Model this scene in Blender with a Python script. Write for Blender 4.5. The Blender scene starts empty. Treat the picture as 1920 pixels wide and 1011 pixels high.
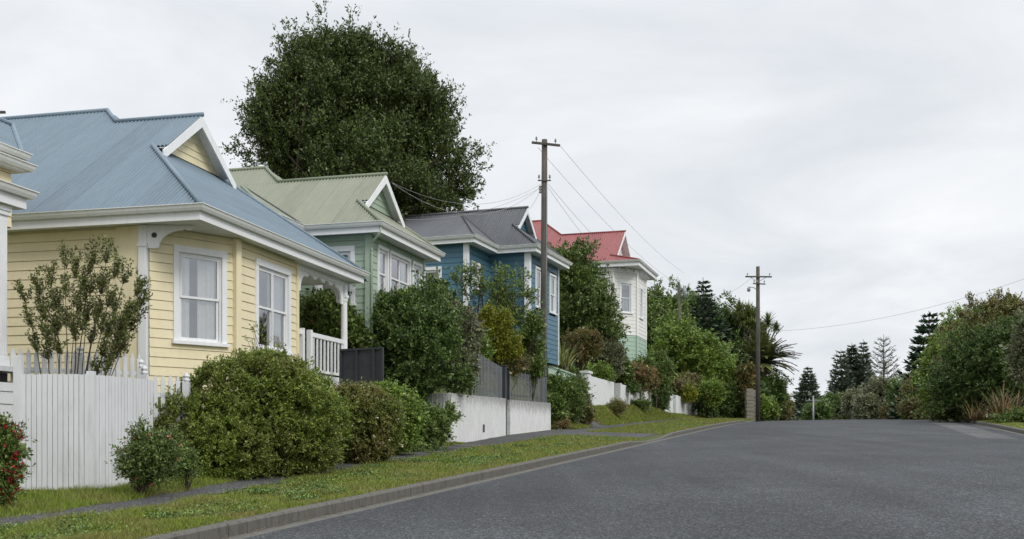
import bpy, math, random
import numpy as np
from mathutils import Vector, Matrix

# ------------------------------------------------------------------ camera, sky, sun, exposure
sc = bpy.context.scene
F, CX, HZ = 2000.0, 960.0, 830.0          # focal length, principal column and horizon row of the 1920x1011 photograph
cd = bpy.data.cameras.new("camera"); cam = bpy.data.objects.new("camera", cd)
sc.collection.objects.link(cam); sc.camera = cam
cd.sensor_width = 36.0; cd.lens = 36.0 * F / 1920.0
cd.shift_y = (HZ - 505.5) / 1920.0
cd.clip_start = 0.1; cd.clip_end = 3000
cam.location = (0, 0, 0); cam.rotation_euler = (math.radians(90), 0, 0)

SUN_EL, SUN_AZ = math.radians(38), math.radians(138)     # azimuth clockwise from +Y (camera axis)
world = bpy.data.worlds.new("World"); sc.world = world; world.use_nodes = True
wn, wl = world.node_tree.nodes, world.node_tree.links; wn.clear()
def N(nt, typ, **kw):
    n = nt.nodes.new(typ)
    for k, v in kw.items():
        if k.startswith('i_'):
            key = k[2:]; key = int(key) if key.isdigit() else key.replace('_', ' ')
            n.inputs[key].default_value = v
        else: setattr(n, k, v)
    return n
wt = world.node_tree
out = N(wt, 'ShaderNodeOutputWorld'); bg = N(wt, 'ShaderNodeBackground', i_Strength=0.1)
sky = N(wt, 'ShaderNodeTexSky', sky_type='NISHITA', sun_disc=False)
sky.sun_elevation = SUN_EL; sky.sun_rotation = SUN_AZ
tc = N(wt, 'ShaderNodeTexCoord')
# cloud deck: project the view direction on a flat layer so that the clouds stretch towards the horizon
sep = N(wt, 'ShaderNodeSeparateXYZ'); wl.new(tc.outputs['Generated'], sep.inputs[0])
add = N(wt, 'ShaderNodeMath', operation='ADD'); add.inputs[1].default_value = 0.22; wl.new(sep.outputs['Z'], add.inputs[0])
mx_ = N(wt, 'ShaderNodeMath', operation='MAXIMUM'); mx_.inputs[1].default_value = 0.06; wl.new(add.outputs[0], mx_.inputs[0])
dx = N(wt, 'ShaderNodeMath', operation='DIVIDE'); wl.new(sep.outputs['X'], dx.inputs[0]); wl.new(mx_.outputs[0], dx.inputs[1])
dy = N(wt, 'ShaderNodeMath', operation='DIVIDE'); wl.new(sep.outputs['Y'], dy.inputs[0]); wl.new(mx_.outputs[0], dy.inputs[1])
cmb = N(wt, 'ShaderNodeCombineXYZ'); wl.new(dx.outputs[0], cmb.inputs[0]); wl.new(dy.outputs[0], cmb.inputs[1])
nz = N(wt, 'ShaderNodeTexNoise', i_Scale=1.5, i_Detail=7.0, i_Roughness=0.55, i_Distortion=0.5); wl.new(cmb.outputs[0], nz.inputs['Vector'])
cr = N(wt, 'ShaderNodeValToRGB'); wl.new(nz.outputs['Fac'], cr.inputs[0])
cr.color_ramp.elements[0].position = 0.25; cr.color_ramp.elements[0].color = (0.60, 0.64, 0.69, 1)
cr.color_ramp.elements[1].position = 0.72; cr.color_ramp.elements[1].color = (0.90, 0.91, 0.925, 1)
# overcast deck is brighter overhead than near the horizon
ov = N(wt, 'ShaderNodeMapRange', i_1=0.36, i_2=1.0, i_3=10.0, i_4=21.0); wl.new(sep.outputs['Z'], ov.inputs[0])
mul = N(wt, 'ShaderNodeVectorMath', operation='SCALE'); wl.new(cr.outputs[0], mul.inputs[0]); wl.new(ov.outputs[0], mul.inputs['Scale'])
mixw = N(wt, 'ShaderNodeMix', data_type='RGBA'); mixw.inputs[0].default_value = 0.95
wl.new(sky.outputs[0], mixw.inputs[6]); wl.new(mul.outputs[0], mixw.inputs[7])
wl.new(mixw.outputs[2], bg.inputs['Color']); wl.new(bg.outputs[0], out.inputs[0])

sd = bpy.data.lights.new("sun", 'SUN'); so = bpy.data.objects.new("sun", sd); sc.collection.objects.link(so)
sd.energy = 1.3; sd.angle = math.radians(16); sd.color = (1.0, 0.965, 0.91)
sv = Vector((math.sin(SUN_AZ) * math.cos(SUN_EL), math.cos(SUN_AZ) * math.cos(SUN_EL), math.sin(SUN_EL)))
so.rotation_euler = sv.to_track_quat('Z', 'Y').to_euler()
sc.view_settings.view_transform = 'Standard'; sc.view_settings.look = 'None'
sc.view_settings.exposure = 0.16; sc.view_settings.gamma = 1.0
sc.cycles.max_bounces = 8; sc.cycles.transparent_max_bounces = 12
sc.cycles.caustics_reflective = False; sc.cycles.caustics_refractive = False

# ------------------------------------------------------------------ helpers
SIN, COS = math.sin(math.atan(0.318)), math.cos(math.atan(0.318))   # heading of the street
def W(s, t, z=0.0): return Vector((s * SIN + t * COS, s * COS - t * SIN, z))
def ST(x, y): return x * SIN + y * COS, x * COS - y * SIN
def P(px, py, Y): return Vector(((px - CX) / F * Y, Y, (HZ - py) / F * Y))

def tag(o, label=None, cat=None, group=None, kind=None):
    if label: o['label'] = label
    if cat: o['category'] = cat
    if group: o['group'] = group
    if kind: o['kind'] = kind
    return o
def link(name, me, parent=None, loc=None, rz=0.0):
    o = bpy.data.objects.new(name, me); sc.collection.objects.link(o)
    if loc is not None: o.location = loc
    o.rotation_euler = (0, 0, rz)
    if parent is not None: o.parent = parent
    return o
def empty(name, loc, rz=0.0, **kw): return tag(link(name, None, None, loc, rz), **kw)

class MB:
    def __init__(s): s.v = []; s.f = []
    def quad(s, *p):
        n = len(s.v); s.v += [tuple(q) for q in p]; s.f.append(tuple(range(n, n + len(p)))); return s
    def box(s, x0, x1, y0, y1, z0, z1, M=None):
        p = [Vector((x, y, z)) for z in (z0, z1) for y in (y0, y1) for x in (x0, x1)]
        if M is not None: p = [M @ q for q in p]
        n = len(s.v); s.v += [tuple(q) for q in p]
        s.f += [tuple(n + i for i in f) for f in ((0, 2, 3, 1), (4, 5, 7, 6), (0, 1, 5, 4), (2, 6, 7, 3), (0, 4, 6, 2), (1, 3, 7, 5))]
        return s
    def tube(s, pts, rad, n=8, cap=True):
        pts = [Vector(p) for p in pts]
        if not hasattr(rad, '__len__'): rad = [rad] * len(pts)
        base = len(s.v); ref = Vector((0.13, 0.31, 0.94)).normalized()
        for i, p in enumerate(pts):
            d = (pts[min(i + 1, len(pts) - 1)] - pts[max(i - 1, 0)]).normalized()
            a = d.cross(ref)
            if a.length < 0.05: a = d.cross(Vector((1, 0, 0)))
            a.normalize(); b = d.cross(a)
            for k in range(n):
                th = 2 * math.pi * k / n
                s.v.append(tuple(p + (a * math.cos(th) + b * math.sin(th)) * rad[i]))
        for i in range(len(pts) - 1):
            for k in range(n):
                s.f.append((base + i * n + k, base + i * n + (k + 1) % n, base + (i + 1) * n + (k + 1) % n, base + (i + 1) * n + k))
        if cap:
            s.f.append(tuple(base + k for k in range(n))[::-1]); s.f.append(tuple(base + (len(pts) - 1) * n + k for k in range(n)))
        return s
    def lathe(s, prof, cx, cy, n=16):
        base = len(s.v)
        for r, z in prof:
            for k in range(n):
                th = 2 * math.pi * k / n; s.v.append((cx + r * math.cos(th), cy + r * math.sin(th), z))
        for i in range(len(prof) - 1):
            for k in range(n):
                s.f.append((base + i * n + k, base + i * n + (k + 1) % n, base + (i + 1) * n + (k + 1) % n, base + (i + 1) * n + k))
        s.f.append(tuple(base + k for k in range(n))[::-1]); s.f.append(tuple(base + (len(prof) - 1) * n + k for k in range(n)))
        return s
    def prism(s, poly, d0, d1, fn):
        """poly: 2-D points; fn(a, b, d) -> 3-D; extruded from d0 to d1"""
        n = len(s.v); m = len(poly)
        s.v += [tuple(fn(a, b, d0)) for a, b in poly] + [tuple(fn(a, b, d1)) for a, b in poly]
        s.f.append(tuple(range(n, n + m))[::-1]); s.f.append(tuple(range(n + m, n + 2 * m)))
        for i in range(m): s.f.append((n + i, n + (i + 1) % m, n + m + (i + 1) % m, n + m + i))
        return s
    def sweep(s, path, prof, closed=True):
        """path: horizontal polyline of (x, y); prof: (out, z), out = to the right of the travel direction; mitred corners"""
        P_ = [Vector(p).to_2d() if len(p) > 2 else Vector(p) for p in path]; base = len(s.v); m = len(prof)
        for i, p in enumerate(P_):
            d0 = (P_[i] - P_[i - 1]).normalized() if i else (P_[1] - P_[0]).normalized()
            d1 = (P_[i + 1] - P_[i]).normalized() if i < len(P_) - 1 else d0
            n0 = Vector((d0.y, -d0.x)); n1 = Vector((d1.y, -d1.x)); nn = (n0 + n1)
            nn = nn / max(0.2, nn.dot(n0)) 
            for o, z in prof: s.v.append((p.x + nn.x * o, p.y + nn.y * o, z))
        for i in range(len(P_) - 1):
            for k in range(m if closed else m - 1):
                s.f.append((base + i * m + k, base + (i + 1) * m + k, base + (i + 1) * m + (k + 1) % m, base + i * m + (k + 1) % m))
        if closed:
            s.f.append(tuple(base + k for k in range(m))); s.f.append(tuple(base + (len(P_) - 1) * m + k for k in range(m))[::-1])
        return s
    def mesh(s, name, mat, smooth=False):
        me = bpy.data.meshes.new(name); me.from_pydata(s.v, [], s.f); me.validate()
        me.materials.append(mat)
        if smooth: me.polygons.foreach_set('use_smooth', [True] * len(me.polygons))
        me.update(); return me
    def build(s, name, mat, parent=None, smooth=False, bevel=0.0, **kw):
        o = link(name, s.mesh(name, mat, smooth), parent)
        if bevel:
            b = o.modifiers.new('bevel', 'BEVEL'); b.width = bevel; b.segments = 2; b.limit_method = 'ANGLE'
        return tag(o, **kw) if kw else o
def np_mesh(name, V, Fq, mat, smooth=False):
    me = bpy.data.meshes.new(name); V = np.asarray(V, np.float32); Fq = np.asarray(Fq, np.int32); k = Fq.shape[1]
    me.vertices.add(len(V)); me.vertices.foreach_set('co', V.ravel())
    me.loops.add(Fq.size); me.loops.foreach_set('vertex_index', Fq.ravel())
    me.polygons.add(len(Fq)); me.polygons.foreach_set('loop_start', np.arange(0, Fq.size, k, dtype=np.int32))
    if smooth: me.polygons.foreach_set('use_smooth', np.ones(len(Fq), bool))
    me.materials.append(mat); me.update(calc_edges=True); return me

# ------------------------------------------------------------------ materials
def mat_new(name):
    m = bpy.data.materials.new(name); m.use_nodes = True; nt = m.node_tree
    return m, nt, nt.nodes['Principled BSDF'], nt.links
def c4(c): return (c[0], c[1], c[2], 1.0)
def ramp(nt, src, stops):
    r = N(nt, 'ShaderNodeValToRGB'); nt.links.new(src, r.inputs[0]); e = r.color_ramp.elements
    while len(e) < len(stops): e.new(0.5)
    for el, (p, c) in zip(e, stops): el.position = p; el.color = c4(c)
    return r.outputs[0]
def noise(nt, scale, detail=4, rough=0.55, vec=None, dist=0.0, coord='Object', stretch=None):
    n = N(nt, 'ShaderNodeTexNoise', i_Scale=scale, i_Detail=float(detail), i_Roughness=rough, i_Distortion=dist)
    if vec is None:
        t = N(nt, 'ShaderNodeTexCoord'); vec = t.outputs[coord]
        if stretch:
            mp = N(nt, 'ShaderNodeMapping'); mp.inputs['Scale'].default_value = stretch; nt.links.new(vec, mp.inputs[0]); vec = mp.outputs[0]
    nt.links.new(vec, n.inputs['Vector']); return n.outputs['Fac']
def mixc(nt, fac, a, b, mode='MIX'):
    m = N(nt, 'ShaderNodeMix', data_type='RGBA', blend_type=mode)
    for i, v in ((0, fac), (6, a), (7, b)):
        if hasattr(v, 'links') or hasattr(v, 'is_linked'): nt.links.new(v, m.inputs[i])
        else: m.inputs[i].default_value = v if i == 0 else c4(v)
    return m.outputs[2]
def bump(nt, src, dist, strength=1.0):
    b = N(nt, 'ShaderNodeBump', i_Strength=strength, i_Distance=dist); nt.links.new(src, b.inputs['Height']); return b.outputs[0]

def paint(name, col, rough=0.5, dirt=0.25, dirtcol=(0.16, 0.15, 0.12), streak=True, spec=0.35):
    m, nt, b, l = mat_new(name)
    n1 = noise(nt, 1.1, 6, 0.6); n2 = noise(nt, 3.0, 6, 0.65, stretch=(3, 3, 0.5) if streak else (1, 1, 1))
    base = mixc(nt, n1, tuple(c * 0.9 for c in col), tuple(min(1, c * 1.07) for c in col))
    f = ramp(nt, n2, [(0.5, (0, 0, 0)), (0.8, (dirt,) * 3)])
    l.new(mixc(nt, f, base, dirtcol), b.inputs['Base Color'])
    b.inputs['Roughness'].default_value = rough; b.inputs['Specular IOR Level'].default_value = spec
    l.new(bump(nt, noise(nt, 60, 3), 0.0015, 0.5), b.inputs['Normal']); return m
def roof_paint(name, col, fade):
    m, nt, b, l = mat_new(name)
    t = N(nt, 'ShaderNodeTexCoord'); sp = N(nt, 'ShaderNodeSeparateXYZ'); l.new(t.outputs['Object'], sp.inputs[0])
    wn_ = N(nt, 'ShaderNodeTexWhiteNoise', noise_dimensions='1D')     # each 0.76 m wide sheet weathers by itself
    mm = N(nt, 'ShaderNodeMath', operation='DIVIDE'); mm.inputs[1].default_value = 0.76; l.new(sp.outputs['Y'], mm.inputs[0])
    fl = N(nt, 'ShaderNodeMath', operation='FLOOR'); l.new(mm.outputs[0], fl.inputs[0]); l.new(fl.outputs[0], wn_.inputs['W'])
    base = mixc(nt, wn_.outputs['Value'], tuple(c * 0.92 for c in col), tuple(c * 1.06 for c in col))
    n1 = noise(nt, 2.2, 8, 0.7, stretch=(0.5, 3.0, 0.5)); f = ramp(nt, n1, [(0.42, (0, 0, 0)), (0.75, (0.6,) * 3)])
    c2 = mixc(nt, f, base, fade)
    n2 = noise(nt, 0.9, 7, 0.7); f2 = ramp(nt, n2, [(0.55, (0, 0, 0)), (0.8, (0.3,) * 3)])
    fr = N(nt, 'ShaderNodeMath', operation='FRACT'); l.new(mm.outputs[0], fr.inputs[0]); lt = N(nt, 'ShaderNodeMath', operation='LESS_THAN'); lt.inputs[1].default_value = 0.022; l.new(fr.outputs[0], lt.inputs[0])
    ms = N(nt, 'ShaderNodeMath', operation='MULTIPLY'); ms.inputs[1].default_value = 0.32; l.new(lt.outputs[0], ms.inputs[0])      # thin darker line at each side lap
    l.new(mixc(nt, ms.outputs[0], mixc(nt, f2, c2, tuple(c * 0.55 for c in col)), tuple(c * 0.4 for c in col)), b.inputs['Base Color'])
    b.inputs['Roughness'].default_value = 0.55; b.inputs['Specular IOR Level'].default_value = 0.3
    return m
def concrete_paint(name, col, stain=(0.13, 0.13, 0.12), amount=0.72, top=None):
    m, nt, b, l = mat_new(name)
    n1 = noise(nt, 1.5, 8, 0.65); base = mixc(nt, n1, tuple(c * 0.82 for c in col), col)
    n2 = noise(nt, 3.4, 9, 0.75, stretch=(5, 5, 0.7)); f = ramp(nt, n2, [(0.46, (0, 0, 0)), (0.68, (amount,) * 3)])
    n3 = noise(nt, 9, 8, 0.75); f3 = ramp(nt, n3, [(0.58, (0, 0, 0)), (0.72, (0.5,) * 3)])
    cc = mixc(nt, f3, mixc(nt, f, base, stain), stain)
    if top:      # lichen and run-off stains gathered along the top edge
        t = N(nt, 'ShaderNodeTexCoord'); sp = N(nt, 'ShaderNodeSeparateXYZ'); l.new(t.outputs['Object'], sp.inputs[0]); mr = N(nt, 'ShaderNodeMapRange', i_1=top[0], i_2=top[1], i_3=0.0, i_4=0.42); l.new(sp.outputs['Z'], mr.inputs[0])
        ad = N(nt, 'ShaderNodeMath', operation='ADD'); l.new(mr.outputs[0], ad.inputs[0]); l.new(noise(nt, 6, 8, 0.8, stretch=(2.5, 2.5, 0.6)), ad.inputs[1])
        cc = mixc(nt, ramp(nt, ad.outputs[0], [(0.68, (0, 0, 0)), (0.9, (0.7,) * 3)]), cc, (0.10, 0.10, 0.085))
    l.new(cc, b.inputs['Base Color']); b.inputs['Roughness'].default_value = 0.85
    l.new(bump(nt, noise(nt, 18, 8, 0.7), 0.012, 0.8), b.inputs['Normal']); return m
def leafmat(name, a, b_, c, rough=0.42, scale=0.8, trans=0.16, gain=2.1):
    m, nt, b, l = mat_new(name); g = N(nt, 'ShaderNodeNewGeometry'); a, b_, c = [(min(.9, q[0] * gain * 1.08), min(.9, q[1] * gain), q[2] * gain * .85) for q in (a, b_, c)]
    n = noise(nt, scale, 3, 0.5); f = ramp(nt, n, [(0.4, (0, 0, 0)), (0.62, (0.85,) * 3)])
    col = mixc(nt, f, mixc(nt, g.outputs['Random Per Island'], a, b_), c)
    hs = N(nt, 'ShaderNodeHueSaturation'); mr = N(nt, 'ShaderNodeMapRange', i_3=0.5, i_4=1.5); l.new(g.outputs['Random Per Island'], mr.inputs[0])
    l.new(mr.outputs[0], hs.inputs['Value']); l.new(col, hs.inputs['Color'])
    l.new(hs.outputs[0], b.inputs['Base Color']); b.inputs['Roughness'].default_value = rough; b.inputs['Specular IOR Level'].default_value = 0.4
    tr = N(nt, 'ShaderNodeBsdfTranslucent'); l.new(hs.outputs[0], tr.inputs[0])
    mx = N(nt, 'ShaderNodeMixShader'); mx.inputs[0].default_value = trans
    l.new(b.outputs[0], mx.inputs[1]); l.new(tr.outputs[0], mx.inputs[2]); l.new(mx.outputs[0], nt.nodes['Material Output'].inputs[0])
    return m
def plain(name, col, rough=0.6, metal=0.0):
    m, nt, b, l = mat_new(name)
    l.new(mixc(nt, noise(nt, 8, 5, 0.6), tuple(c * 0.8 for c in col), tuple(min(1, c * 1.15) for c in col)), b.inputs['Base Color'])
    b.inputs['Roughness'].default_value = rough; b.inputs['Metallic'].default_value = metal; return m
def glassmat():
    m, nt, b, l = mat_new('window_glass'); nt.nodes.remove(b)
    fr = N(nt, 'ShaderNodeFresnel', i_IOR=1.6); mr = N(nt, 'ShaderNodeMapRange', i_1=0.0, i_2=0.6, i_3=0.24, i_4=0.85); l.new(fr.outputs[0], mr.inputs[0])
    gl = N(nt, 'ShaderNodeBsdfGlossy', i_Roughness=0.02); gl.inputs[0].default_value = (0.95, 0.97, 1, 1)
    tp = N(nt, 'ShaderNodeBsdfTransparent'); tp.inputs[0].default_value = (0.95, 0.97, 0.97, 1)
    mx = N(nt, 'ShaderNodeMixShader'); l.new(mr.outputs[0], mx.inputs[0]); l.new(tp.outputs[0], mx.inputs[1]); l.new(gl.outputs[0], mx.inputs[2])
    l.new(bump(nt, noise(nt, 1.4, 2), 0.01, 0.25), gl.inputs['Normal'])
    l.new(mx.outputs[0], nt.nodes['Material Output'].inputs[0]); return m
def timber(name, col, dark):
    m, nt, b, l = mat_new(name)
    n = noise(nt, 5, 8, 0.7, stretch=(6, 6, 0.25)); n2 = noise(nt, 1.2, 6, 0.6)
    c = mixc(nt, ramp(nt, n, [(0.35, (0, 0, 0)), (0.65, (1, 1, 1))]), dark, col)
    l.new(mixc(nt, ramp(nt, n2, [(0.45, (0, 0, 0)), (0.7, (0.5,) * 3)]), c, tuple(x * 1.5 for x in col)), b.inputs['Base Color'])
    b.inputs['Roughness'].default_value = 0.9; l.new(bump(nt, n, 0.01, 0.7), b.inputs['Normal']); return m

M = {}
M['yellow'] = paint('yellow_weatherboard_paint', (0.80, 0.71, 0.48), 0.5, 0.22, (0.42, 0.36, 0.22))
M['cream'] = paint('cream_weatherboard_paint', (0.80, 0.69, 0.46), 0.5, 0.10)
M['white'] = paint('white_trim_paint', (0.80, 0.81, 0.82), 0.42, 0.12)
M['whitewash'] = paint('weathered_white_fence_paint', (0.66, 0.67, 0.685), 0.6, 0.5, (0.34, 0.35, 0.31))
M['green'] = paint('sage_weatherboard_paint', (0.36, 0.45, 0.35), 0.5, 0.12)
M['green_pale'] = paint('pale_green_board_paint', (0.38, 0.50, 0.41), 0.5, 0.12)
M['blue'] = paint('blue_weatherboard_paint', (0.075, 0.17, 0.235), 0.45, 0.10, (0.03, 0.07, 0.10))
M['ivory'] = paint('ivory_weatherboard_paint', (0.80, 0.79, 0.76), 0.5, 0.12)
M['roof_blue'] = roof_paint('blue_grey_roof_paint', (0.15, 0.20, 0.245), (0.205, 0.255, 0.295))
M['roof_green'] = roof_paint('sage_roof_paint', (0.225, 0.24, 0.18), (0.29, 0.30, 0.23))
M['roof_grey'] = roof_paint('grey_roof_paint', (0.095, 0.10, 0.11), (0.14, 0.145, 0.15))
M['roof_red'] = roof_paint('red_roof_paint', (0.27, 0.085, 0.085), (0.32, 0.125, 0.12))
M['flash_blue'] = plain('blue_flashing', (0.16, 0.22, 0.27), 0.5)
M['flash_green'] = plain('green_flashing', (0.2, 0.235, 0.155), 0.5)
M['flash_grey'] = plain('grey_flashing', (0.09, 0.095, 0.1), 0.5)
M['flash_red'] = plain('red_flashing', (0.24, 0.05, 0.05), 0.5)
M['gutter'] = paint('gutter_paint', (0.74, 0.75, 0.73), 0.35, 0.18)
M['glass'] = glassmat()
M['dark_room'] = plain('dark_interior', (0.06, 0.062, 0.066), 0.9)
M['curtain'] = plain('net_curtain', (0.92, 0.93, 0.92), 0.9)
M['curtain_blue'] = plain('blue_grey_curtain', (0.40, 0.44, 0.47), 0.9)
M['charcoal'] = paint('charcoal_panel_paint', (0.038, 0.044, 0.05), 0.45, 0.3, (0.10, 0.10, 0.10))
M['slate_slat'] = paint('grey_slat_paint', (0.22, 0.23, 0.245), 0.5, 0.3, (0.25, 0.25, 0.25))
M['wall_white'] = concrete_paint('stained_white_wall_paint', (0.80, 0.80, 0.795), amount=0.42, top=(0.8, 1.55))
M['wall_clean'] = concrete_paint('white_block_wall_paint', (0.80, 0.81, 0.81), (0.30, 0.30, 0.28), 0.35)
M['pole'] = timber('weathered_pole_timber', (0.10, 0.09, 0.076), (0.048, 0.043, 0.036))
M['bark'] = timber('brown_bark', (0.10, 0.07, 0.05), (0.04, 0.03, 0.022))
M['bark_grey'] = timber('grey_bark', (0.15, 0.135, 0.11), (0.06, 0.054, 0.045))
M['stone'] = concrete_paint('pale_stone', (0.25, 0.23, 0.185), (0.12, 0.11, 0.08))
M['wire'] = plain('wire', (0.30, 0.305, 0.31), 0.6)
M['ceramic'] = plain('insulator', (0.22, 0.20, 0.19), 0.3)
M['steel'] = plain('galvanised_steel', (0.27, 0.28, 0.29), 0.45, 0.4)
L_ = {}
L_['oak'] = leafmat('dark_oak_leaves', (0.028, 0.047, 0.016), (0.052, 0.077, 0.022), (0.042, 0.062, 0.022), scale=0.35, gain=1.8)
L_['hedge'] = leafmat('hedge_leaves', (0.050, 0.082, 0.017), (0.095, 0.130, 0.025), (0.080, 0.095, 0.026), scale=1.2)
L_['hedge_tawny'] = leafmat('tawny_hedge_leaves', (0.055, 0.085, 0.022), (0.09, 0.11, 0.03), (0.095, 0.085, 0.035), scale=1.4)
L_['bright'] = leafmat('bright_leaves', (0.06, 0.11, 0.022), (0.10, 0.15, 0.03), (0.07, 0.10, 0.025), scale=1.0)
L_['dark'] = leafmat('dark_green_leaves', (0.030, 0.056, 0.018), (0.056, 0.092, 0.026), (0.042, 0.068, 0.022), scale=0.9)
L_['mid'] = leafmat('mid_green_leaves', (0.042, 0.075, 0.022), (0.075, 0.115, 0.03), (0.06, 0.085, 0.03), scale=0.8)
L_['olive'] = leafmat('olive_leaves', (0.075, 0.088, 0.034), (0.11, 0.115, 0.045), (0.085, 0.080, 0.045), scale=0.9)
L_['tree'] = leafmat('garden_tree_leaves', (0.040, 0.066, 0.022), (0.068, 0.100, 0.030), (0.052, 0.078, 0.026), scale=0.6)
L_['weed'] = leafmat('verge_weed_leaves', (0.035, 0.075, 0.018), (0.06, 0.11, 0.02), (0.05, 0.085, 0.02), scale=1.5)
L_['twigleaf'] = leafmat('small_olive_leaves', (0.055, 0.075, 0.022), (0.085, 0.11, 0.03), (0.07, 0.085, 0.03), scale=2.0, gain=1.4)
L_['grey'] = leafmat('grey_green_leaves', (0.060, 0.076, 0.045), (0.095, 0.110, 0.068), (0.075, 0.082, 0.055), scale=0.9)
L_['yellow'] = leafmat('yellow_leaves', (0.065, 0.105, 0.015), (0.15, 0.145, 0.018), (0.085, 0.105, 0.018), scale=0.9, trans=0.35)
L_['rust'] = leafmat('rust_leaves', (0.07, 0.070, 0.026), (0.12, 0.075, 0.040), (0.055, 0.072, 0.024), scale=1.2)
L_['pine'] = leafmat('conifer_needles', (0.018, 0.040, 0.026), (0.032, 0.058, 0.034), (0.024, 0.045, 0.030), scale=0.4, trans=0.08)
L_['far'] = leafmat('hazed_pine_needles', (0.045, 0.064, 0.052), (0.062, 0.082, 0.064), (0.05, 0.07, 0.058), scale=0.3, trans=0.1)  # paler and greyer than the near needles: distance haze put into the colour
L_['palm'] = leafmat('palm_leaves', (0.045, 0.075, 0.022), (0.075, 0.10, 0.032), (0.07, 0.085, 0.03), scale=0.6, gain=1.9)
L_['strap'] = leafmat('strap_leaves', (0.08, 0.11, 0.035), (0.15, 0.17, 0.07), (0.11, 0.12, 0.04), scale=1.5)
L_['deadstrap'] = leafmat('dry_strap_leaves', (0.09, 0.065, 0.035), (0.13, 0.085, 0.045), (0.05, 0.065, 0.028), scale=1.5)
L_['red'] = leafmat('red_petals', (0.40, 0.012, 0.03), (0.55, 0.03, 0.06), (0.35, 0.02, 0.05), gain=1.0, trans=0.3)
L_['pink'] = leafmat('pink_petals', (0.66, 0.20, 0.26), (0.72, 0.28, 0.30), (0.65, 0.16, 0.2), gain=1.0, trans=0.3)
L_['orange'] = leafmat('orange_leaves', (0.48, 0.14, 0.03), (0.52, 0.22, 0.04), (0.45, 0.08, 0.03), gain=1.0, trans=0.3)
L_['petal'] = leafmat('white_petals', (0.7, 0.7, 0.62), (0.8, 0.8, 0.75), (0.75, 0.73, 0.68), gain=1.0, trans=0.3)
L_['grass'] = leafmat('grass_blades', (0.085, 0.135, 0.020), (0.15, 0.20, 0.032), (0.15, 0.16, 0.055), scale=1.3, trans=0.3, gain=1.5)
L_['grass_pale'] = leafmat('dry_grass_blades', (0.16, 0.17, 0.05), (0.24, 0.22, 0.09), (0.19, 0.15, 0.07), scale=1.3, trans=0.3, gain=1.1)

# ------------------------------------------------------------------ terrain
def road_z(s):
    s = np.asarray(s, float); q = np.maximum(s - 50, 0)
    z = -1.5 + 0.04145 * s - 0.0003 * q ** 2
    return np.where(s > 119, 2.0 - 0.012 * (s - 119), z)
def sst(x, a, b):
    u = np.clip((x - a) / (b - a), 0, 1); return u * u * (3 - 2 * u)
def prop_t(s): return np.interp(s, [0, 14.0, 15.2, 26, 29, 36, 42, 46, 70, 82, 90], [12.4, 12.4, 10.9, 10.9, 10.85, 11.6, 11.7, 12.2, 12.3, 11.9, 11.3])
TL, TR = 6.75, 6.2
def ground_z(s, t):
    s = np.asarray(s, float); t = np.asarray(t, float); r = road_z(s); a = np.maximum(-t, 0); pt = prop_t(s)
    verge = r + 0.13 + 0.03 * np.clip(a - TL, 0, 6)
    m = np.interp(s, [43, 49, 66, 72, 78, 95], [0, 0.85, 0.8, 0.35, 0.25, 0.2]); verge = verge + m * sst(a, 10.9, 12.2)
    yard = np.interp(s, [-40, 5, 12, 17, 28, 33, 40, 46, 58, 66, 80, 110, 160, 400], [-2, 0.0, 0.4, 0.85, 1.25, 1.7, 2.5, 3.4, 4.2, 4.9, 4.8, 3.6, 1.5, -2])
    yard = yard + 0.03 * np.clip(a - 14, 0, 60)
    left = verge + (np.maximum(yard, verge) - verge) * sst(a - pt, 0.25, 2.2)
    soil = 1.32 * sst(a - pt, 0.38, 0.42) * (s > 28.6) * (s < 41.9); left = np.maximum(left, np.where(soil > 0.5, soil, -9))
    right = r + 0.13 + 0.02 * np.clip(t - TR, 0, 4) + 0.05 * np.clip(t - 12, 0, 8)
    z = np.where(t < 0, left, right)
    return np.where((t > -TL - 0.11) & (t < TR + 0.11), r - 0.12, z)
def gz(x, y):
    s, t = ST(x, y); return float(ground_z(s, t))
def grid_sheet(name, ss, ts, fz, mat, kind='structure'):
    S, T = np.meshgrid(ss, ts, indexing='ij'); Z = fz(S, T)
    V = np.stack([S * SIN + T * COS, S * COS - T * SIN, Z], -1).reshape(-1, 3); n = len(ts)
    i, j = np.meshgrid(np.arange(len(ss) - 1), np.arange(n - 1), indexing='ij'); a = (i * n + j).ravel()
    Fq = np.stack([a, a + 1, a + n + 1, a + n], -1)
    nn = np.cross(V[Fq[0][1]] - V[Fq[0][0]], V[Fq[0][2]] - V[Fq[0][1]])
    if nn[2] < 0: Fq = Fq[:, ::-1]
    return tag(link(name, np_mesh(name, V, Fq, mat, True)), kind=kind)

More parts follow.
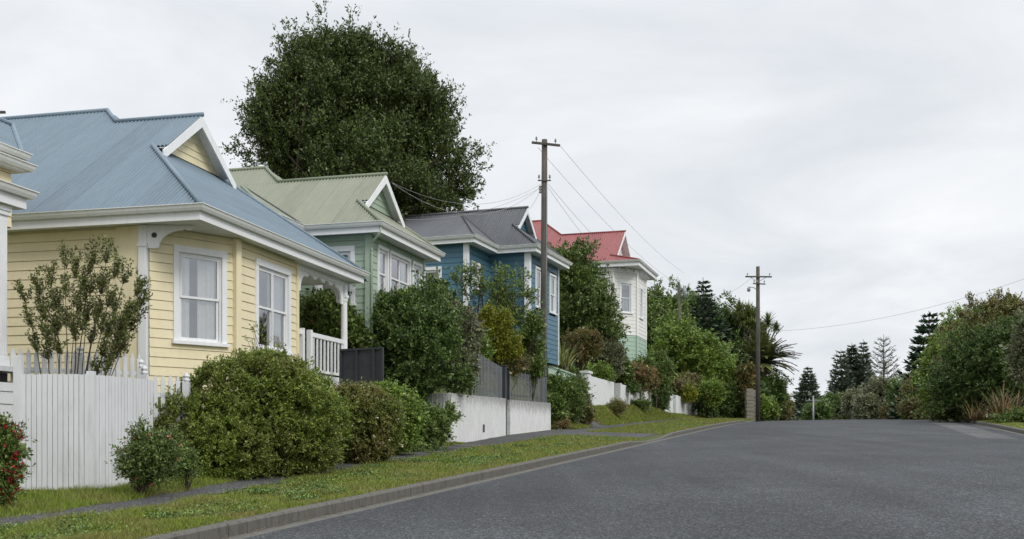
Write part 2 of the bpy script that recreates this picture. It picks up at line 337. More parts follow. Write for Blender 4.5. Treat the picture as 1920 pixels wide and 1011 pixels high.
def asphalt(name, dark, light, warm=0.0):
    m, nt, b, l = mat_new(name)
    vo = N(nt, 'ShaderNodeTexVoronoi', i_Scale=52.0); t = N(nt, 'ShaderNodeTexCoord'); l.new(t.outputs['Object'], vo.inputs['Vector'])
    sp = N(nt, 'ShaderNodeSeparateColor'); l.new(vo.outputs['Color'], sp.inputs[0])
    chips = ramp(nt, sp.outputs[0], [(0.0, tuple(c * 0.45 for c in dark)), (0.45, dark), (0.8, light), (1.0, tuple(c * 2.1 for c in light))])
    n1 = noise(nt, 0.35, 6, 0.6); f1 = ramp(nt, n1, [(0.35, (0.84,) * 3), (0.65, (1.13,) * 3)])
    n2 = noise(nt, 12, 5, 0.8); f2 = ramp(nt, n2, [(0.3, (0.72,) * 3), (0.7, (1.28,) * 3)])
    mp = N(nt, 'ShaderNodeMapping'); mp.inputs['Rotation'].default_value = (0, 0, math.atan(0.318)); mp.inputs['Scale'].default_value = (1.0, 0.06, 1.0); l.new(t.outputs['Object'], mp.inputs[0])
    f3 = ramp(nt, noise(nt, 0.9, 4, 0.6, vec=mp.outputs[0]), [(0.35, (0.86,) * 3), (0.65, (1.12,) * 3)])      # wheel-worn bands along the street
    f4 = ramp(nt, noise(nt, 0.16, 3, 0.5), [(0.4, (0.92,) * 3), (0.6, (1.08,) * 3)])
    c = mixc(nt, 1.0, mixc(nt, 1.0, mixc(nt, 1.0, mixc(nt, 1.0, chips, f1, 'MULTIPLY'), f2, 'MULTIPLY'), f3, 'MULTIPLY'), f4, 'MULTIPLY')
    l.new(c, b.inputs['Base Color']); b.inputs['Roughness'].default_value = 0.82; b.inputs['Specular IOR Level'].default_value = 0.25
    l.new(bump(nt, vo.outputs['Distance'], 0.012, 0.5), b.inputs['Normal']); return m
M['road'] = asphalt('road_chip_seal', (0.047, 0.050, 0.054), (0.070, 0.074, 0.079))
M['path'] = asphalt('footpath_asphalt', (0.070, 0.070, 0.070), (0.092, 0.091, 0.088))
def ground_mat():
    m, nt, b, l = mat_new('turf_soil')
    n = noise(nt, 2.0, 8, 0.7); n2 = noise(nt, 14, 6, 0.7)
    c = ramp(nt, n, [(0.3, (0.065, 0.095, 0.02)), (0.5, (0.09, 0.115, 0.028)), (0.66, (0.12, 0.11, 0.05))])
    l.new(mixc(nt, ramp(nt, n2, [(0.45, (0, 0, 0)), (0.8, (0.6,) * 3)]), c, (0.05, 0.055, 0.02)), b.inputs['Base Color'])
    b.inputs['Roughness'].default_value = 0.95; l.new(bump(nt, n2, 0.05, 0.8), b.inputs['Normal']); return m
M['ground'] = ground_mat()
M['kerb'] = concrete_paint('kerb_concrete', (0.135, 0.128, 0.112), (0.045, 0.045, 0.036), 0.9)
M['channel'] = concrete_paint('channel_concrete', (0.145, 0.14, 0.125), (0.07, 0.065, 0.055), 0.8)
M['crossing'] = concrete_paint('crossing_concrete', (0.22, 0.215, 0.20), (0.10, 0.10, 0.09), 0.5)

ss = np.unique(np.concatenate([np.arange(-30, 100, 0.5), np.arange(100, 200, 3), np.arange(200, 1500, 50)]))
ts = np.unique(np.concatenate([np.array([-900, -400, -200, -100, -60, -40, -30, -24]), np.arange(-20, -7, 0.25), [-TL - 0.13, -TL - 0.10, 0, TR + 0.10, TR + 0.13], np.arange(6.6, 16, 0.4), [20, 26, 40, 80, 200, 500, 900]]))
grid_sheet('ground', ss, ts, ground_z, M['ground'])
sr = np.unique(np.concatenate([np.arange(-30, 150, 1.0), np.arange(150, 400, 10)]))
camber = lambda S, T: road_z(S) + 0.09 * (1 - (T / 6.6) ** 2) + 0.002
grid_sheet('road', sr, np.linspace(-TL + 0.33, TR - 0.33, 22), camber, M['road'])
def wob(S, k): return 0.05 * np.sin(S * 1.7 + k) + 0.04 * np.sin(S * 4.1 + 2 * k) + 0.03 * np.sin(S * 9.3 + k)
# footpath edges
def path_t(s): return np.interp(s, [-30, 12, 20, 28, 36, 44, 90], [8.35, 8.6, 9.4, 9.65, 9.9, 9.9, 9.8]), np.interp(s, [-30, 12, 20, 28, 36, 44, 52, 90], [9.15, 9.3, 10.3, 10.75, 11.5, 11.55, 10.8, 10.8])
def strip(name, s0, s1, fa, fb, mat, dz=0.012, n=6, ds=0.25):
    s_ = np.arange(s0, s1 + ds / 2, ds); u = np.linspace(0, 1, n); S, U = np.meshgrid(s_, u, indexing='ij')
    A, B = fa(S), fb(S); T = A + (B - A) * U; Z = ground_z(S, T) + dz
    V = np.stack([S * SIN + T * COS, S * COS - T * SIN, Z], -1).reshape(-1, 3)
    i, j = np.meshgrid(np.arange(len(s_) - 1), np.arange(n - 1), indexing='ij'); a = (i * n + j).ravel()
    Fq = np.stack([a, a + 1, a + n + 1, a + n], -1)
    nn = np.cross(V[Fq[0][1]] - V[Fq[0][0]], V[Fq[0][2]] - V[Fq[0][1]])
    if nn[2] < 0: Fq = Fq[:, ::-1]
    return tag(link(name, np_mesh(name, V, Fq, mat, True)), kind='structure')
strip('footpath', -30, 88, lambda S: -path_t(S)[0] + wob(S, 1) * 0.7, lambda S: -path_t(S)[1] - wob(S, 2) * 0.7, M['path'])
# asphalt crossing from the road over the verge at the charcoal gate, and the worn ramp up the bank
strip('driveway_crossing', 36.0, 40.8, lambda S: -6.95 + 0 * S, lambda S: -9.95 + 0 * S, M['path'], 0.016, 12)
strip('bank_path', 45.5, 48.4, lambda S: -10.2 - 0.0 * S, lambda S: -12.9 + 0 * S, M['path'], 0.02, 10)
strip('side_crossing', 74, 78, lambda S: -6.95 + 0 * S, lambda S: -9.9 + 0 * S, M['path'], 0.016, 10)
strip('path_joint', 28.1, 28.35, lambda S: -9.7 + 0 * S, lambda S: -10.75 + 0 * S, M['crossing'], 0.022, 6, 0.12)
strip('right_footpath', -5, 120, lambda S: 8.0 + wob(S, 3), lambda S: 9.3 + wob(S, 4), M['path'])

def kerb_side(name, sgn, T0):
    me = MB(); ch = MB()
    low = [(36.4, 40.8), (73.8, 78.2)] if sgn < 0 else []
    s = -30.0
    while s < 130:
        L = 2.9; e = s + L - 0.012
        n = 3; hh = []
        for a in (s, e):
            h = 0.145
            for l0, l1 in low: h -= 0.11 * float(sst(a, l0 - 0.6, l0) * (1 - sst(a, l1, l1 + 0.6)))
            hh.append(h)
        # section, closed: face at T0, top 0.15 wide
        sec = []
        for a, h in ((s, hh[0]), (e, hh[1])):
            z = float(road_z(a)); j = 0.006 * math.sin(a * 7.3) + 0.004 * math.sin(a * 3.1)
            q = [(0, -0.25), (0.0, h - 0.03), (0.03, h), (0.17, h), (0.17, -0.25)]
            sec.append([tuple(W(a, sgn * (T0 + o + j), z + zz)) for o, zz in q])
        b0 = len(me.v); me.v += sec[0] + sec[1]
        for k in range(5): me.f.append((b0 + k, b0 + (k + 1) % 5, b0 + 5 + (k + 1) % 5, b0 + 5 + k))
        me.f.append(tuple(range(b0, b0 + 5))); me.f.append(tuple(range(b0 + 5, b0 + 10))[::-1])
        s += L
    o = me.build(name, M['kerb'], kind='structure'); o.data.name = name
    g = grid_sheet('gutter_channel', sr, np.array([sgn * (T0 - 0.40), sgn * (T0 - 0.33), sgn * (T0 + 0.02)]), lambda S, T: road_z(S) + np.where(abs(T) > T0 - 0.3, -0.015, 0.002), M['channel'])
kerb_side('kerb', -1, TL); kerb_side('kerb', 1, TR)
tag(grid_sheet('patch_repair', np.arange(38, 62, 1.0), np.array([4.0, 4.6, 5.2]), lambda S, T: camber(S, T) + 0.005, asphalt('pale_patch_seal', (0.085, 0.086, 0.088), (0.12, 0.12, 0.12))))

# ------------------------------------------------------------------ weatherboard walls, windows
def frame2(a, b):
    a, b = Vector(a), Vector(b); d = (b - a); L = d.length; d.normalize(); n = Vector((d.y, -d.x)); return a, d, n, L
def fwall(a, b):
    a, d, n, L = frame2(a, b)
    return (lambda x, o, z: Vector((a.x + d.x * x + n.x * o, a.y + d.y * x + n.y * o, z))), L
def boards(mb, a, b, z0, z1, openings=(), h=0.19, lap=0.017, top=None):
    """lapped boards from a to b (seen with a on the left); openings: (x0, x1, z0, z1); top(x) optional sloping upper limit"""
    f, L = fwall(a, b); z = z0
    while z < z1 - 0.01:
        zt = min(z + h, z1); cuts = [(0.0, L)]
        for x0, x1, o0, o1 in openings:
            if o0 < zt - 0.02 and o1 > z + 0.02:
                nc = []
                for c0, c1 in cuts:
                    if x0 > c0: nc.append((c0, min(c1, x0)))
                    if x1 < c1: nc.append((max(c0, x1), c1))
                cuts = [c for c in nc if c[1] - c[0] > 0.01]
        for c0, c1 in cuts:
            g_ = 0.012; mb.quad(f(c0, lap, z + g_), f(c1, lap, z + g_), f(c1, 0.002, zt), f(c0, 0.002, zt))
            mb.quad(f(c0, -0.02, z + g_), f(c1, -0.02, z + g_), f(c1, lap, z + g_), f(c0, lap, z + g_)); mb.quad(f(c0, -0.02, z), f(c1, -0.02, z), f(c1, -0.02, z + g_), f(c0, -0.02, z + g_)); mb.quad(f(c0, 0.002, z), f(c1, 0.002, z), f(c1, -0.02, z), f(c0, -0.02, z))
        z = zt
    return f, L
def board_box(mb, f, x0, x1, z0, z1, o0, o1):
    p = [f(x, o, z) for z in (z0, z1) for o in (o0, o1) for x in (x0, x1)]; n = len(mb.v); mb.v += [tuple(q) for q in p]
    mb.f += [tuple(n + i for i in q) for q in ((0, 2, 3, 1), (4, 5, 7, 6), (0, 1, 5, 4), (2, 6, 7, 3), (0, 4, 6, 2), (1, 3, 7, 5))]
def window(house, f, x0, x1, z0, z1, trim=0.13, lights=1, curtain='net', name='window', mull=(), transom=0.5):
    """architrave outside x0..x1, z0..z1 (the opening)"""
    fr = MB(); T = trim
    board_box(fr, f, x0 - T, x1 + T, z1, z1 + T * 1.15, 0.0, 0.060)
    board_box(fr, f, x0 - T, x0, z0, z1, 0.0, 0.052); board_box(fr, f, x1, x1 + T, z0, z1, 0.0, 0.052)
    # reveal
    board_box(fr, f, x0 - 0.02, x0 + 0.035, z0, z1, -0.10, -0.001); board_box(fr, f, x1 - 0.035, x1 + 0.02, z0, z1, -0.10, -0.001)
    board_box(fr, f, x0 + 0.036, x1 - 0.036, z1 - 0.04, z1 + 0.02, -0.10, -0.001); board_box(fr, f, x0 + 0.036, x1 - 0.036, z0 - 0.02, z0 + 0.03, -0.10, -0.001)
    w = fr.build(name, M['white'], house, bevel=0.004)
    sl = MB(); board_box(sl, f, x0 - T - 0.04, x1 + T + 0.04, z0 - 0.075, z0 - 0.001, 0.0, 0.10); sl.build('sill', M['white'], w, bevel=0.006)
    n = lights; wd = (x1 - x0 - 0.08) / n
    for i in range(n):
        a = x0 + 0.04 + i * wd; b = a + wd; zm = z0 + (z1 - z0) * transom
        sa = MB(); t = 0.048 if z1 - z0 > 1.2 else 0.04
        for (q0, q1, o) in ((z0 + 0.031, zm + 0.02, -0.075), (zm - 0.02, z1 - 0.041, -0.040)):
            board_box(sa, f, a, a + t, q0, q1, o, o + 0.035); board_box(sa, f, b - t, b, q0, q1, o, o + 0.035)
            board_box(sa, f, a + t, b - t, q0, q0 + t, o + 0.001, o + 0.034); board_box(sa, f, a + t, b - t, q1 - t, q1, o + 0.001, o + 0.034)
        if i < n - 1: board_box(sa, f, b - 0.02, b + 0.02, z0 + 0.031, z1 - 0.041, -0.03, 0.012)
        sa.build('sash', M['white'], w)
        for (q0, q1, o) in ((z0 + 0.05, zm, -0.06), (zm, z1 - 0.06, -0.025)):
            g = MB(); g.quad(f(a + t * 0.6, o, q0), f(b - t * 0.6, o, q0), f(b - t * 0.6, o, q1), f(a + t * 0.6, o, q1)); g.build('pane', M['glass'], w)
    # room box behind the glass
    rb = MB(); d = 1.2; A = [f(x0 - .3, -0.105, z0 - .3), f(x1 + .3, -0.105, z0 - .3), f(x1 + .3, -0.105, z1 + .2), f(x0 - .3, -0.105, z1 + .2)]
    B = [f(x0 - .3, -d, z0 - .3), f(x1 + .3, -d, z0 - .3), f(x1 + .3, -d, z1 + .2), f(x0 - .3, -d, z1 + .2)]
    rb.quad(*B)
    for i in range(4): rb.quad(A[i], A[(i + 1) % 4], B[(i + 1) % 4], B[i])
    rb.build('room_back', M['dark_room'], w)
    # curtains: folds as a wavy sheet
    W_ = x1 - x0; spans = {'net': [(0.0, 0.32), (0.5, 1.0)], 'sides': [(0.0, 0.22), (0.78, 1.0)], 'full': [(0.0, 1.0)], 'right': [(0.45, 1.0)], 'half': [(0.0, 1.0)], None: []}[curtain]
    for c0, c1 in spans:
        cu = MB(); xs = np.arange(x0 + c0 * W_, x0 + c1 * W_, 0.012); zt = z1 if curtain != 'half' else z0 + 0.5 * (z1 - z0)
        for k, x in enumerate(xs):
            o = -0.125 + 0.018 * math.sin(x * 62) + 0.012 * math.sin(x * 23 + 1)
            cu.v += [tuple(f(x, o * 1.0, z0 - 0.05)), tuple(f(x, o * 0.97, zt))]
            if k: n0 = 2 * (k - 1); cu.f.append((n0, n0 + 2, n0 + 3, n0 + 1))
        cu.build('curtain', M['curtain' if curtain != 'half' else 'curtain_blue'], w, smooth=True)
    return w
def corr(mb, poly, eave, pitch=0.11, amp=0.02, step=6):
    """corrugated sheet filling a convex 3-D polygon; flutes run up the slope, square to the eave direction"""
    poly = [Vector(p) for p in poly]; e1 = Vector(eave).normalized()
    n = Vector((0, 0, 0))
    for i in range(len(poly)): n += poly[i].cross(poly[(i + 1) % len(poly)])
    n.normalize();  n = -n if n.z < 0 else n
    e2 = n.cross(e1); d0 = poly[0].dot(n); q = [(p.dot(e1), p.dot(e2)) for p in poly]
    xs = np.arange(math.ceil(min(a for a, _ in q) / (pitch / step)), math.floor(max(a for a, _ in q) / (pitch / step)) + 1) * (pitch / step)
    prev = None
    for x in xs:
        ys = []
        for i in range(len(q)):
            (xa, ya), (xb, yb) = q[i], q[(i + 1) % len(q)]
            if (xa - x) * (xb - x) <= 0 and abs(xa - xb) > 1e-9: ys.append(ya + (yb - ya) * (x - xa) / (xb - xa))
        if len(ys) < 2: prev = None; continue
        o = amp * math.sin(2 * math.pi * x / pitch); i0 = len(mb.v)
        for y in (min(ys), max(ys)): mb.v.append(tuple(e1 * x + e2 * y + n * (d0 + o)))
        if prev is not None:
            fc = (prev, i0, i0 + 1, prev + 1); mb.f.append(fc)
        prev = i0
def capline(mb, a, b, r=0.05, lift=0.03):
    a, b = Vector(a) + Vector((0, 0, lift)), Vector(b) + Vector((0, 0, lift)); mb.tube([a, b], [r, r], 8)

GUT = [(0.0, -0.02), (0.0, -0.125), (0.075, -0.125), (0.105, -0.075), (0.12, -0.03), (0.14, -0.015), (0.14, 0.0), (0.12, 0.0), (0.10, -0.02)]
def house_frame(C, du, zbase, **kw):
    """Empty at the gutter corner; local x runs along the street front, local y goes into the section; z is stored relative to 0"""
    return empty(kw.pop('name'), (C[0], C[1], 0.0), math.atan2(du[1], du[0]), **kw)

def gablet_roof(h, L, D, k, zg, vo, rec, roofm, flashm, gablem, um=None, vstep=None, gable_h=0.17, ridge_back=None, pitch=0.11, amp=0.02, kfr=1.0):
    """hip roof over u 0..L with a small front gable (gablet) standing on the hip; all in house space"""
    u2 = L / 2; vw = vo + rec; ugw = vw * kfr; Z = lambda u: zg + k * u     # kfr: front hip pitch relative to the sides
    rf = MB(); zr = Z(u2)
    corr(rf, [(0, 0, zg), (ugw, vw, Z(ugw)), (ugw, D, Z(ugw)), (0, D, zg)], (0, 1, 0), pitch, amp)
    corr(rf, [(L, 0, zg), (L - ugw, vw, Z(ugw)), (L - ugw, D, Z(ugw)), (L, D, zg)], (0, 1, 0), pitch, amp)
    corr(rf, [(ugw, vo, Z(ugw)), (u2, vo, zr), (u2, D, zr), (ugw, D, Z(ugw))], (0, 1, 0), pitch, amp)
    corr(rf, [(L - ugw, vo, Z(ugw)), (u2, vo, zr), (u2, D, zr), (L - ugw, D, Z(ugw))], (0, 1, 0), pitch, amp)
    corr(rf, [(0, 0, zg), (L, 0, zg), (L - ugw, vw, Z(ugw)), (ugw, vw, Z(ugw))], (1, 0, 0), pitch, amp)
    cp = MB(); capline(cp, (0, 0, zg), (ugw, vw, Z(ugw))); capline(cp, (L, 0, zg), (L - ugw, vw, Z(ugw)))
    capline(cp, (u2, vo - 0.02, zr), (u2, vstep if vstep else D, zr), 0.055)
    if um:      # taller rear block sharing the camera-side slope
        zm = Z(um); ve = vstep + (um - u2)
        corr(rf, [(u2, vstep, zr), (um, ve, zm), (um, D, zm), (u2, D, zr)], (0, 1, 0), pitch, amp)
        corr(rf, [(um, ve, zm), (um, D, zm), (2 * um, D, zg), (2 * um, vstep - u2, zg)], (0, 1, 0), pitch, amp)
        corr(rf, [(u2, vstep, zr), (um, ve, zm), (2 * um - u2, vstep, zr)], (1, 0, 0), pitch, amp)
        capline(cp, (um, ve, zm), (um, D, zm), 0.055); capline(cp, (u2, vstep, zr), (um, ve, zm), 0.05)
    roof = rf.build('roof', roofm, h, smooth=True); cp.build('ridge_cap', flashm, roof, smooth=True)
    # gable siding
    g = MB(); zb = Z(ugw) + 0.02; z = zb; yy = vw - 0.02
    while z < zr - 0.05:
        zt = min(z + gable_h, zr - 0.02); w0 = (z - zg) / k; w1 = (zt - zg) / k
        w0 += 0.05; w1 += 0.05; g.quad((w0, yy - 0.02, z), (L - w0, yy - 0.02, z), (L - w1, yy, zt), (w1, yy, zt)); g.quad((w0, yy, z), (L - w0, yy, z), (L - w0, yy - 0.02, z), (w0, yy - 0.02, z)); z = zt
    g.build('gable', gablem, h)
    # barge boards and gable soffit
    for s in (1, -1):
        X = (lambda u: u) if s > 0 else (lambda u: L - u)
        b = MB(); e0 = ugw - 0.16
        poly = [(X(e0), Z(e0) - 0.03), (X(u2), zr - 0.03 + 0.02), (X(u2), zr - 0.27), (X(e0) , Z(e0) - 0.24)]
        if s < 0: poly = poly[::-1]
        b.prism(poly, vo + 0.0, vo + 0.035, lambda a, c, d: (a, d, c)); b.build('barge_board', M['white'], h)
        so_ = MB(); so_.quad((X(ugw), vo + 0.036, Z(ugw) - 0.05), (X(u2), vo + 0.036, zr - 0.05), (X(u2), vw - .03, zr - 0.05), (X(ugw), vw - .03, Z(ugw) - 0.05)); so_.build('gable_soffit', M['white'], h)
    return roof
def finish(h, z):
    h.location.z = z
    for c in h.children: c.location.z -= z
def eaves(h, path, zg, wallpath=None, over=0.45, fh=0.19, mat='white'):
    """gutter, fascia and soffit along path (house outline at the gutter's back edge; building on the left)"""
    MB().sweep(path, [(o, zg + z) for o, z in GUT]).build('gutter', M['gutter'], h)
    MB().sweep(path, [(-0.03, zg - 0.03), (-0.002, zg - 0.03), (-0.002, zg - 0.10 - fh), (-0.03, zg - 0.10 - fh)]).build('fascia', M[mat], h)
    MB().sweep(path, [(-0.03, zg - 0.05 - fh), (-over - 0.1, zg - 0.05 - fh), (-over - 0.1, zg - 0.03 - fh), (-0.03, zg - 0.03 - fh)]).build('soffit', M[mat], h)
def corner_board(h, x, y, z0, z1, w=0.11, mat='white', rot=0.0, nm='corner_board'):
    mb = MB(); Mx = Matrix.Translation((x, y, 0)) @ Matrix.Rotation(rot, 4, 'Z'); mb.box(-w / 2, w / 2, -w / 2, w / 2, z0, z1, Mx); return mb.build(nm, M[mat], h, bevel=0.004)

# ------------------------------------------------------------------ houses
def bracket_mesh(mb, fn, w, h, th=0.05):
    """curved fretwork bracket: quarter hollow, no ring hole cut; fn(a, b, d): a away from post, b down from the soffit"""
    out = [(0, 0), (w, 0), (w * 1.02, h * 0.10), (w * 0.9, h * 0.22), (w * 0.80, h * 0.13)]
    for k in range(7):
        th_ = math.pi / 2 * k / 6; out.append((w * 0.78 - (w * 0.52) * math.sin(th_), h * 0.98 - (h * 0.78) * math.cos(th_)))
    out += [(w * 0.16, h), (0, h)]
    mb.prism(out, -th / 2, th / 2, fn)
def house_yellow():
    C = P(375, 383, 20.5); zg = 4.58; du = (0.236, 0.972); L, D, k = 8.5, 12.0, 0.739
    h = house_frame(C, du, 0, name='weatherboard_house', label='pale yellow weatherboard villa with blue corrugated roof, bay windows and corner porch', cat='house', group='painted weatherboard villas up the street')
    gablet_roof(h, L, D, k, zg, 2.385, 0.38, M['roof_blue'], M['flash_blue'], M['yellow'], um=5.0, vstep=4.69, pitch=0.10, amp=0.022)
    eaves(h, [(0, D), (0, 0), (L, 0), (L, 2.6)], zg, over=1.3)
    zt = zg - 0.25; z0 = 0.95
    w = MB()
    boards(w, (0.45, D), (0.45, 1.62), z0 + .3, zt)
    ba, bb = (0.45, 1.38), (2.15, 0.4)
    f1, L1 = fwall(ba, bb); wa = 0.30 * 1.0
    x0, x1 = 0.63, 1.61
    o1 = (x0 - .12, x1 + .12, 2.0, 4.02)
    boards(w, ba, bb, z0, zt, [(x0, x1, 2.08, 3.88)])
    f2, L2 = boards(w, bb, (5.15, 0.4), z0, zt, [(3.02 - 2.15 + .1, 4.72 - 2.15 - .08, 2.12, 3.93)])
    boards(w, (5.15, 0.4), (5.15, 2.3), z0, zt)
    boards(w, (5.15, 2.3), (8.3, 2.3), z0, zt, [(1.0, 1.95, 1.70, 3.75)])
    boards(w, (8.3, 2.3), (8.3, D), z0, zt)
    w.build('wall', M['yellow'], h)
    window(h, f1, x0, x1, 2.08, 3.88, 0.12, 1, 'net')
    window(h, f2, 3.02 - 2.15 + .1, 4.72 - 2.15 - .08, 2.12, 3.93, 0.12, 2, 'right')
    # wide flat boards at the wall corner, bay angles
    for (x, y, wd) in ((0.435, 1.86, 0.40),):
        mb = MB(); mb.box(x - 0.02, x + 0.02, y - wd / 2 - .05, y + wd / 2 + .05, z0 + .3, zt); mb.build('corner_board', M['yellow'], h)
    corner_board(h, 2.15, 0.385, z0, zt, 0.16, 'yellow', -0.26); corner_board(h, 5.15, 0.40, z0, zt, 0.10, 'yellow')
    # white flat pilaster with bracket under the corner of the roof
    ps = MB(); ps.box(0.37, 0.50, 1.40, 1.58, 0.9, zt - 0.42); ps.box(0.35, 0.52, 1.38, 1.60, zt - 0.43, zt - 0.36); ps.box(0.37, 0.5, 1.4, 1.58, zt - .36, zt)
    ps.build('corner_post', M['white'], h, bevel=0.006)
    br = MB(); d = Vector((0.28, -0.96)).normalized()
    bracket_mesh(br, lambda a, b, dd: Vector((0.43 + d.x * a - d.y * dd, 1.42 + d.y * a + d.x * dd, zt - b)), 0.92, 0.46, 0.05)
    o = br.build('bracket', M['white'], h)
    rg = MB(); rr = 0.085
    pts = [Vector((0.43 + d.x * (0.15 + rr * math.cos(a)), 1.42 + d.y * (0.15 + rr * math.cos(a)), zt - 0.2 + rr * math.sin(a))) for a in np.linspace(0, 2 * math.pi, 17)]
    rg.tube(pts, 0.035, 6, cap=False); rg.build('ring', M['white'], o)
    dk = MB(); dk.tube([Vector((0.43 + d.x * 0.15 - d.y * q, 1.42 + d.y * 0.15 + d.x * q, zt - 0.2)) for q in (-0.028, 0.028)], 0.055, 14); dk.build('ring_dark_disc', M['dark_room'], o)  # dark disc added inside the ring, its colour stands for a shaded hole
    # soffit over the bay and porch ceiling
    cl = MB(); cl.box(5.0, 8.35, 0.1, 2.4, zt - 0.02, zt + 0.02); cl.build('porch_ceiling', M['white'], h)
    dkk = MB(); dkk.box(5.19, 8.2, 0.32, 2.28, 1.58, 1.70); dkk.build('porch_floor', M['white'], h)
    # porch beam with scalloped valance
    pb = MB(); pb.box(5.15, 8.25, 0.36, 0.46, zt - 0.16, zt - 0.021)
    for i in range(6):
        a0 = 5.2 + i * 0.5
        pb.prism([(a0, zt - .16), (a0, zt - .25), (a0 + .06, zt - .27), (a0 + .12, zt - .21), (a0 + .2, zt - .185), (a0 + .3, zt - .185), (a0 + .38, zt - .21), (a0 + .44, zt - .27), (a0 + .49, zt - .25), (a0 + .49, zt - .16)][::-1], 0.39, 0.43, lambda a, b, dd: (a, dd, b))
    pb.build('valance', M['white'], h)
    for xx, s in ((8.0, -1), (5.22, 1)):
        b = MB(); bracket_mesh(b, lambda a, bb_, dd: Vector((xx + s * a, 0.41 + dd, zt - 0.16 - bb_)), 0.5, 0.5, 0.045); b.build('bracket', M['white'], h)
    b = MB(); bracket_mesh(b, lambda a, bb_, dd: Vector((8.1 + dd, 0.5 + a, zt - 0.1 - bb_)), 0.45, 0.5, 0.045); b.build('bracket', M['white'], h)
    pp = MB(); z1 = zt - 0.1
    pp.box(8.02, 8.17, 0.33, 0.48, 3.93, z1)
    pp.box(7.99, 8.20, 0.30, 0.51, 3.86, 3.93); pp.lathe([(0.085, 3.74), (0.10, 3.78), (0.10, 3.82), (0.12, 3.859)], 8.095, 0.405, 16)
    pp.lathe([(0.09, 0.9), (0.09, 2.6), (0.082, 3.74)], 8.095, 0.405, 18); pp.build('porch_post', M['white'], h, bevel=0.006)
    # balustrade
    rl = MB(); rl.box(5.9, 8.0, 0.37, 0.45, 2.62, 2.73); rl.box(5.9, 8.0, 0.38, 0.44, 1.76, 1.82); rl.box(5.2, 5.45, 0.37, 0.45, 2.62, 2.73)
    rl.box(5.86, 5.98, 0.35, 0.47, 1.70, 2.78); rl.box(5.42, 5.52, 0.35, 0.47, 1.70, 2.78)
    ra = rl.build('balustrade', M['white'], h, bevel=0.004)
    for i in range(9):
        q = MB(); x = 6.12 + i * 0.225; q.box(x, x + 0.045, 0.39, 0.43, 1.821, 2.619); q.build('baluster', M['white'], ra)
    sk = MB(); sk.box(5.15, 8.2, 0.33, 0.36, 0.6, 1.57); sk.build('porch_skirt', M['white'], h)
    # door in the porch, door casing, tall pilaster
    f3, _ = fwall((5.15, 2.3), (8.3, 2.3)); dr = MB(); board_box(dr, f3, 1.0, 1.95, 1.70, 3.72, -0.06, 0.0); do = dr.build('door', plain('dark_green_door_paint', (0.03, 0.06, 0.055), 0.4), h)
    dc = MB(); board_box(dc, f3, 0.86, 1.0, 1.71, 3.9, 0, .05); board_box(dc, f3, 1.95, 2.1, 1.71, 3.9, 0, .05); board_box(dc, f3, 1.0, 1.95, 3.721, 3.9, 0, .05); dc.build('door_casing', M['white'], h)
    kn = MB(); kn.lathe([(0.001, -.03), (0.03, -.015), (0.03, .015), (0.001, .03)], 0, 0, 10); ko = kn.build('door_knob', M['steel'], do, smooth=True); ko.location = f3(1.85, 0.05, 2.7)
    cp = MB(); cp.box(6.2, 6.38, 1.95, 2.2, 1.71, zt - .03); cp.build('porch_pilaster', M['white'], h)
    finish(h, 1.0); return h
house_yellow()

